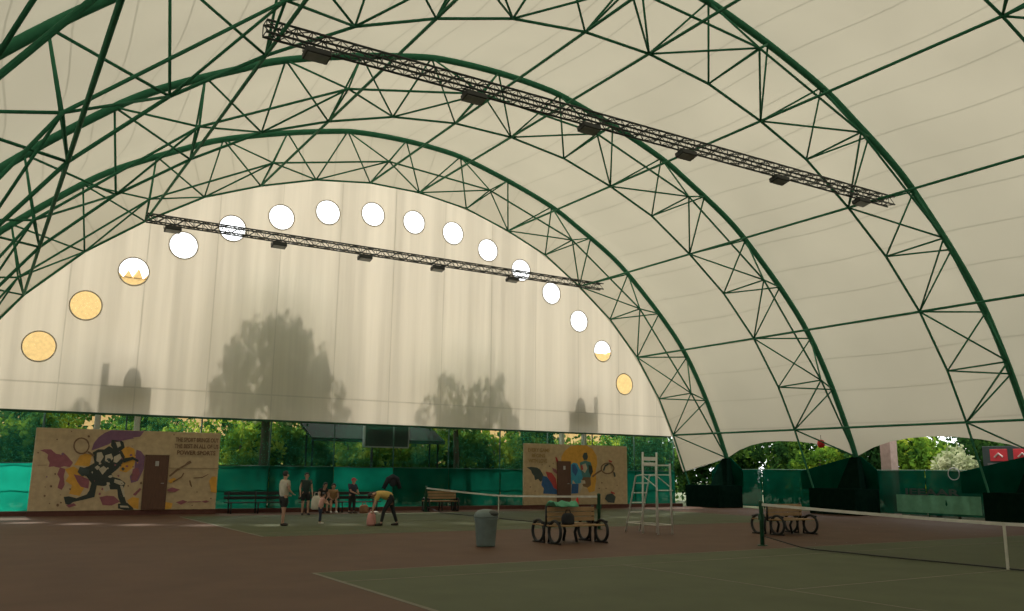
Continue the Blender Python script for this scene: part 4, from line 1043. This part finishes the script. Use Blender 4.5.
def tree(name, loc, lumps, n, size, leaf, h, r, label, seed, cat='tree', group=None):
    t = empty(name, loc, 0, label, cat, group)
    if loc[1] < 39 and loc[2] > -1:      # twiggy outline
        rnd = random.Random(seed)
        for l in list(lumps):
            for _ in range(9):
                a = rnd.uniform(-.5, PI+.5); s_ = rnd.uniform(.12, .26)
                lumps.append((l[0]+math.cos(a)*l[3]*.98, l[1], l[2]+math.sin(a)*l[5]*.98, s_, .3, s_*rnd.uniform(1, 1.9)))
    trunk(h, r, 0 if loc[1] < 39 else 6, seed).build('trunk', 'bark', t, True)
    crown(lumps, n, size, seed).build('foliage', leaf, t)
    return t
# the two trees whose outlines show through the far wall
tree('broad_tree', (11.1, 38.75, -.14), [(-1.0,0,8.65,1.3,0.7,1.75),(0.1,0,8.95,1.3,0.7,1.75),(0.75,0,8.75,0.75,0.6,1.7),(-1.9,0,7.35,0.85,0.7,1.9),(-2.3,0,6.25,0.75,0.6,1.0),(0.9,0,7.25,1.3,0.8,1.9),(1.85,0,7.95,0.3,0.4,1.55),(2.3,0,6.65,0.75,0.7,1.5),(2.75,0,6.05,0.6,0.6,0.9),(0,0,5.95,2.9,0.8,1.3),(0,0,4.7,2.4,0.7,0.8)], 4800, .30, 'leaf_sheer', 8.3, .2,
     'broad tree outside whose big dark outline shows through the fabric wall', 3)
tree('slender_tree', (20.8, 38.75, -.14), [(-1.3,0,7.55,0.75,0.6,1.0),(-2.2,0,6.75,0.75,0.6,0.7),(-1.1,0,6.45,0.7,0.6,0.9),(0.55,0,7.45,0.75,0.6,1.0),(1.55,0,7.55,0.36,0.5,1.1),(1.0,0,6.45,1.5,0.7,0.95),(2.2,0,6.15,0.45,0.5,0.7),(-0.2,0,6.25,1.3,0.7,0.8),(0,0,5.45,2.2,0.7,0.8),(0,0,4.7,2.4,0.7,0.8)], 2900, .27, 'leaf_sheer', 6.2, .15,
     'smaller tree outside whose outline shows through the fabric to the right of the broad tree', 5)
tree('young_tree', (3.25, 38.9, -.85), [(-0.5,0,5.95,0.6,0.5,0.9),(0.3,0,6.25,0.55,0.5,1.1),(0,0,5.05,1.0,0.6,1.1)], 900, .28, 'leaf_bright', 4.4, .1,
     'young tree outside, faintly outlined in the fabric above the mural of the running player', 8)
# rows of shrubby trees beyond the fences
protos = []
lump = lambda rnd, R_, h: [(rnd.uniform(-R_*.55,R_*.55), rnd.uniform(-R_*.4,R_*.4), rnd.uniform(h*.25,h*.72), R_*rnd.uniform(.4,.7), R_*rnd.uniform(.4,.6), h*rnd.uniform(.16,.28)) for _ in range(7)]
where = []
for i in range(16):
    where.append((-5+2.65*i+random.uniform(-.4,.4), 41.2+random.uniform(-.5,.6), 'far'))
for i in range(13):
    where.append((-11+4.6*i+random.uniform(-.6,.6), 48+random.uniform(-1,1), 'rear'))
for x, y in ((36.2, 43.2), (39.6, 40.8), (43.2, 41.6)): where.append((x, y, 'corner'))
for i in range(9):
    where.append((41.0+random.uniform(-.6,.8), 9+3.4*i, 'side'))
for i in range(7):
    where.append((46.5+random.uniform(-1,1), 10+5.0*i, 'sidefar'))
mats = ['leaf_bright', 'leaf_dark', 'leaf_bright', 'leaf_dark']
choice = {'far': [0,2,0,1,2,0,2,1,0,2,1,0,3,2,0,1], 'rear': [1,0,2,3]*4, 'side': [1,3,1,0,3,2,1,2,3], 'sidefar': [0,1,2,3,0,1,2], 'corner': [0,1,3]}
for q in range(4):
    rnd = random.Random(20+q); h = (5.2, 5.6, 4.8, 6.2)[q]
    protos.append(tree('bushy_tree', (0,0,-50), lump(rnd, 2.3, h)+[(0,0,1.6,1.9,1.4,1.1)], 4200, .33, mats[q], h*.75, .11, 'x', 30+q))
kinds = ['light green bushy tree', 'dark green bushy tree', 'yellow-green bushy tree', 'tall deep green tree']
places = {'far': ('just outside the far fence', ['at the far left corner', 'left of the running player mural', 'above the running player mural', 'above the brown door by the lettering', 'right of the lettering', 'left of the standing people', 'behind the standing people', 'left of the scoreboard', 'under the scoreboard', 'right of the scoreboard', 'left of the orange disc mural', 'above the orange disc mural', 'right of the orange disc mural', 'behind the far arch foot', 'left of the corner', 'beside the corner']),
          'rear': ('in the second row beyond the far fence', ['leftmost', 'second from left', 'third from left', 'fourth from left', 'fifth from left', 'sixth from left', 'seventh from left', 'eighth from left', 'ninth from left', 'tenth from left', 'eleventh from left', 'twelfth from left', 'rightmost']),
          'corner': ('outside the far right corner', ['nearer the umpire chair line', 'farther round the corner', 'outermost of the corner']),
          'side': ('just outside the right fence', ['nearest the viewer', 'second from the viewer', 'third from the viewer', 'fourth from the viewer', 'fifth from the viewer', 'sixth from the viewer', 'seventh from the viewer', 'eighth from the viewer', 'nearest the far corner']),
          'sidefar': ('in the second row beyond the right fence', ['nearest the viewer', 'second from the viewer', 'third from the viewer', 'fourth from the viewer', 'fifth from the viewer', 'sixth from the viewer', 'nearest the far corner'])}
cnt = {}; used = set()
for x, y, w in where:
    i = cnt.get(w, 0); cnt[w] = i+1; q = choice[w][i]
    lb = f'{kinds[q]} {places[w][0]}, {places[w][1][i]}'
    sc = random.uniform(.85, 1.1); loc = (x, y, -.14)
    if q not in used:
        used.add(q); o = protos[q]; o.location = loc; o.rotation_euler.z = random.uniform(0, 6.28); o['label'] = lb
    else: o = dup(protos[q], loc, random.uniform(0, 6.28), lb)
    o.scale = (sc, sc*(.7 if w == 'far' else 1), sc); o['group'] = 'bushy trees outside the hall'
for q in range(4):
    if q not in used:
        for c in list(protos[q].children): bpy.data.objects.remove(c)
        bpy.data.objects.remove(protos[q])
t = tree('pale_shrub', (39.0, 23.6, -.14), [(0,0,2.4,.9,1.1,.75),(.2,.5,1.8,.8,.9,.8),(0,-.6,1.6,.8,.8,.8)], 1500, .26, 'leaf_pale', 1.8, .06, 'pale blossoming shrub just outside the right fence beside the sign board', 51, 'shrub')

rnd = random.Random(77)
def hedge(loc, rz, L, h, label, seed):
    t = empty('tall_hedge', loc, rz, label, 'hedge'); rnd = random.Random(seed)
    lumps = []
    k = int(L/1.6)
    for i in range(k):
        lumps += [(-L/2+L*(i+.5)/k+rnd.uniform(-.3,.3), rnd.uniform(-.3,.3), z, 1.25, .8, h*.26) for z in (h*.2, h*.5, h*.76+rnd.uniform(-.2,.3))]
    crown(lumps, 9000, .34, seed).build('foliage', 'leaf_dark', t)
    mb = MB()
    for i in range(k): mb.tube([(-L/2+L*(i+.5)/k, 0, -.1), (-L/2+L*(i+.5)/k+.05, 0, h*.7)], [.06,.03], 6)
    mb.build('stems', 'bark', t)
hedge((18, 45.2, -.14), 0, 54, 5.4, 'tall dense hedge between the two rows of trees beyond the far fence', 78)
hedge((44.2, 23, -.14), PI/2, 34, 6.3, 'tall dense hedge between the two rows of trees beyond the right fence', 79)

# ochre building on the skyline
t = empty('apartment_building', (14, 62, -.14), 0, 'long ochre building beyond the trees, its roofline seen through the round windows', 'building')
MB().bbox((-44, 0, 0), (-3.5, 10, 14.6)).build('wall', 'ochre_wall', t)
MB().bbox((-3.5, .5, 0), (39.5, 10, 12.75)).build('wall', 'ochre_wall', t)
for i in range(62):
    x = -43+.635*i; mb = MB(); h = .3+.35*((i*7) % 3)/2
    mb.add([(x-.28,-.1,14.6),(x+.28,-.1,14.6),(x,-.1,14.6+h),(x-.28,3,14.6),(x+.28,3,14.6),(x,3,14.6+h)], [(0,1,2),(5,4,3),(0,2,5,3),(1,4,5,2)]); mb.build('gable', 'roof_tile', t)
for i in range(10):
    x = -2.0+4.4*i; MB().bbox((x-.5,.6,12.75), (x+.6,3,13.1+.2*(i % 2))).build('dormer', 'roof_tile', t)

# ------------------------------------------------------------------ light and camera
w = bpy.data.worlds.new('world'); SC.world = w; w.use_nodes = True
nt = w.node_tree; bg = nt.nodes['Background']
bg.inputs[0].default_value = (.97, 1.0, 1.0, 1); bg.inputs[1].default_value = SKY
sun = bpy.data.lights.new('sun', 'SUN'); sun.energy = SUN; sun.angle = R(3.8); sun.color = (1, .93, .82)
so = bpy.data.objects.new('sun', sun); COL.objects.link(so); so.rotation_euler = (R(-(90-55)), 0, 0); so.location = (16, 70, 60)
cam = bpy.data.cameras.new('camera'); co = bpy.data.objects.new('camera', cam); COL.objects.link(co)
f_px, pit, yaw, rol = 859.33, R(10.958), R(31.804), R(.656)
cam.sensor_width = 36; cam.lens = f_px/1024*36; cam.clip_start = .05; cam.clip_end = 500
F = Vector((math.sin(yaw)*math.cos(pit), math.cos(yaw)*math.cos(pit), math.sin(pit)))
Rt = Vector((math.cos(yaw), -math.sin(yaw), 0)); U = Rt.cross(F)
R2 = Rt*math.cos(rol)+U*math.sin(rol); U2 = -Rt*math.sin(rol)+U*math.cos(rol)
co.matrix_world = Matrix(((R2.x,U2.x,-F.x,0),(R2.y,U2.y,-F.y,0),(R2.z,U2.z,-F.z,1.8),(0,0,0,1)))
SC.camera = co
SC.cycles.max_bounces = 10; SC.cycles.diffuse_bounces = 6; SC.cycles.transparent_max_bounces = 12; SC.cycles.use_denoising = True
SC.cycles.sample_clamp_indirect = 6
vs = SC.view_settings; vs.view_transform = 'Standard'; vs.look = 'None'; vs.gamma = 1; vs.exposure = 0; vs.use_curve_mapping = False
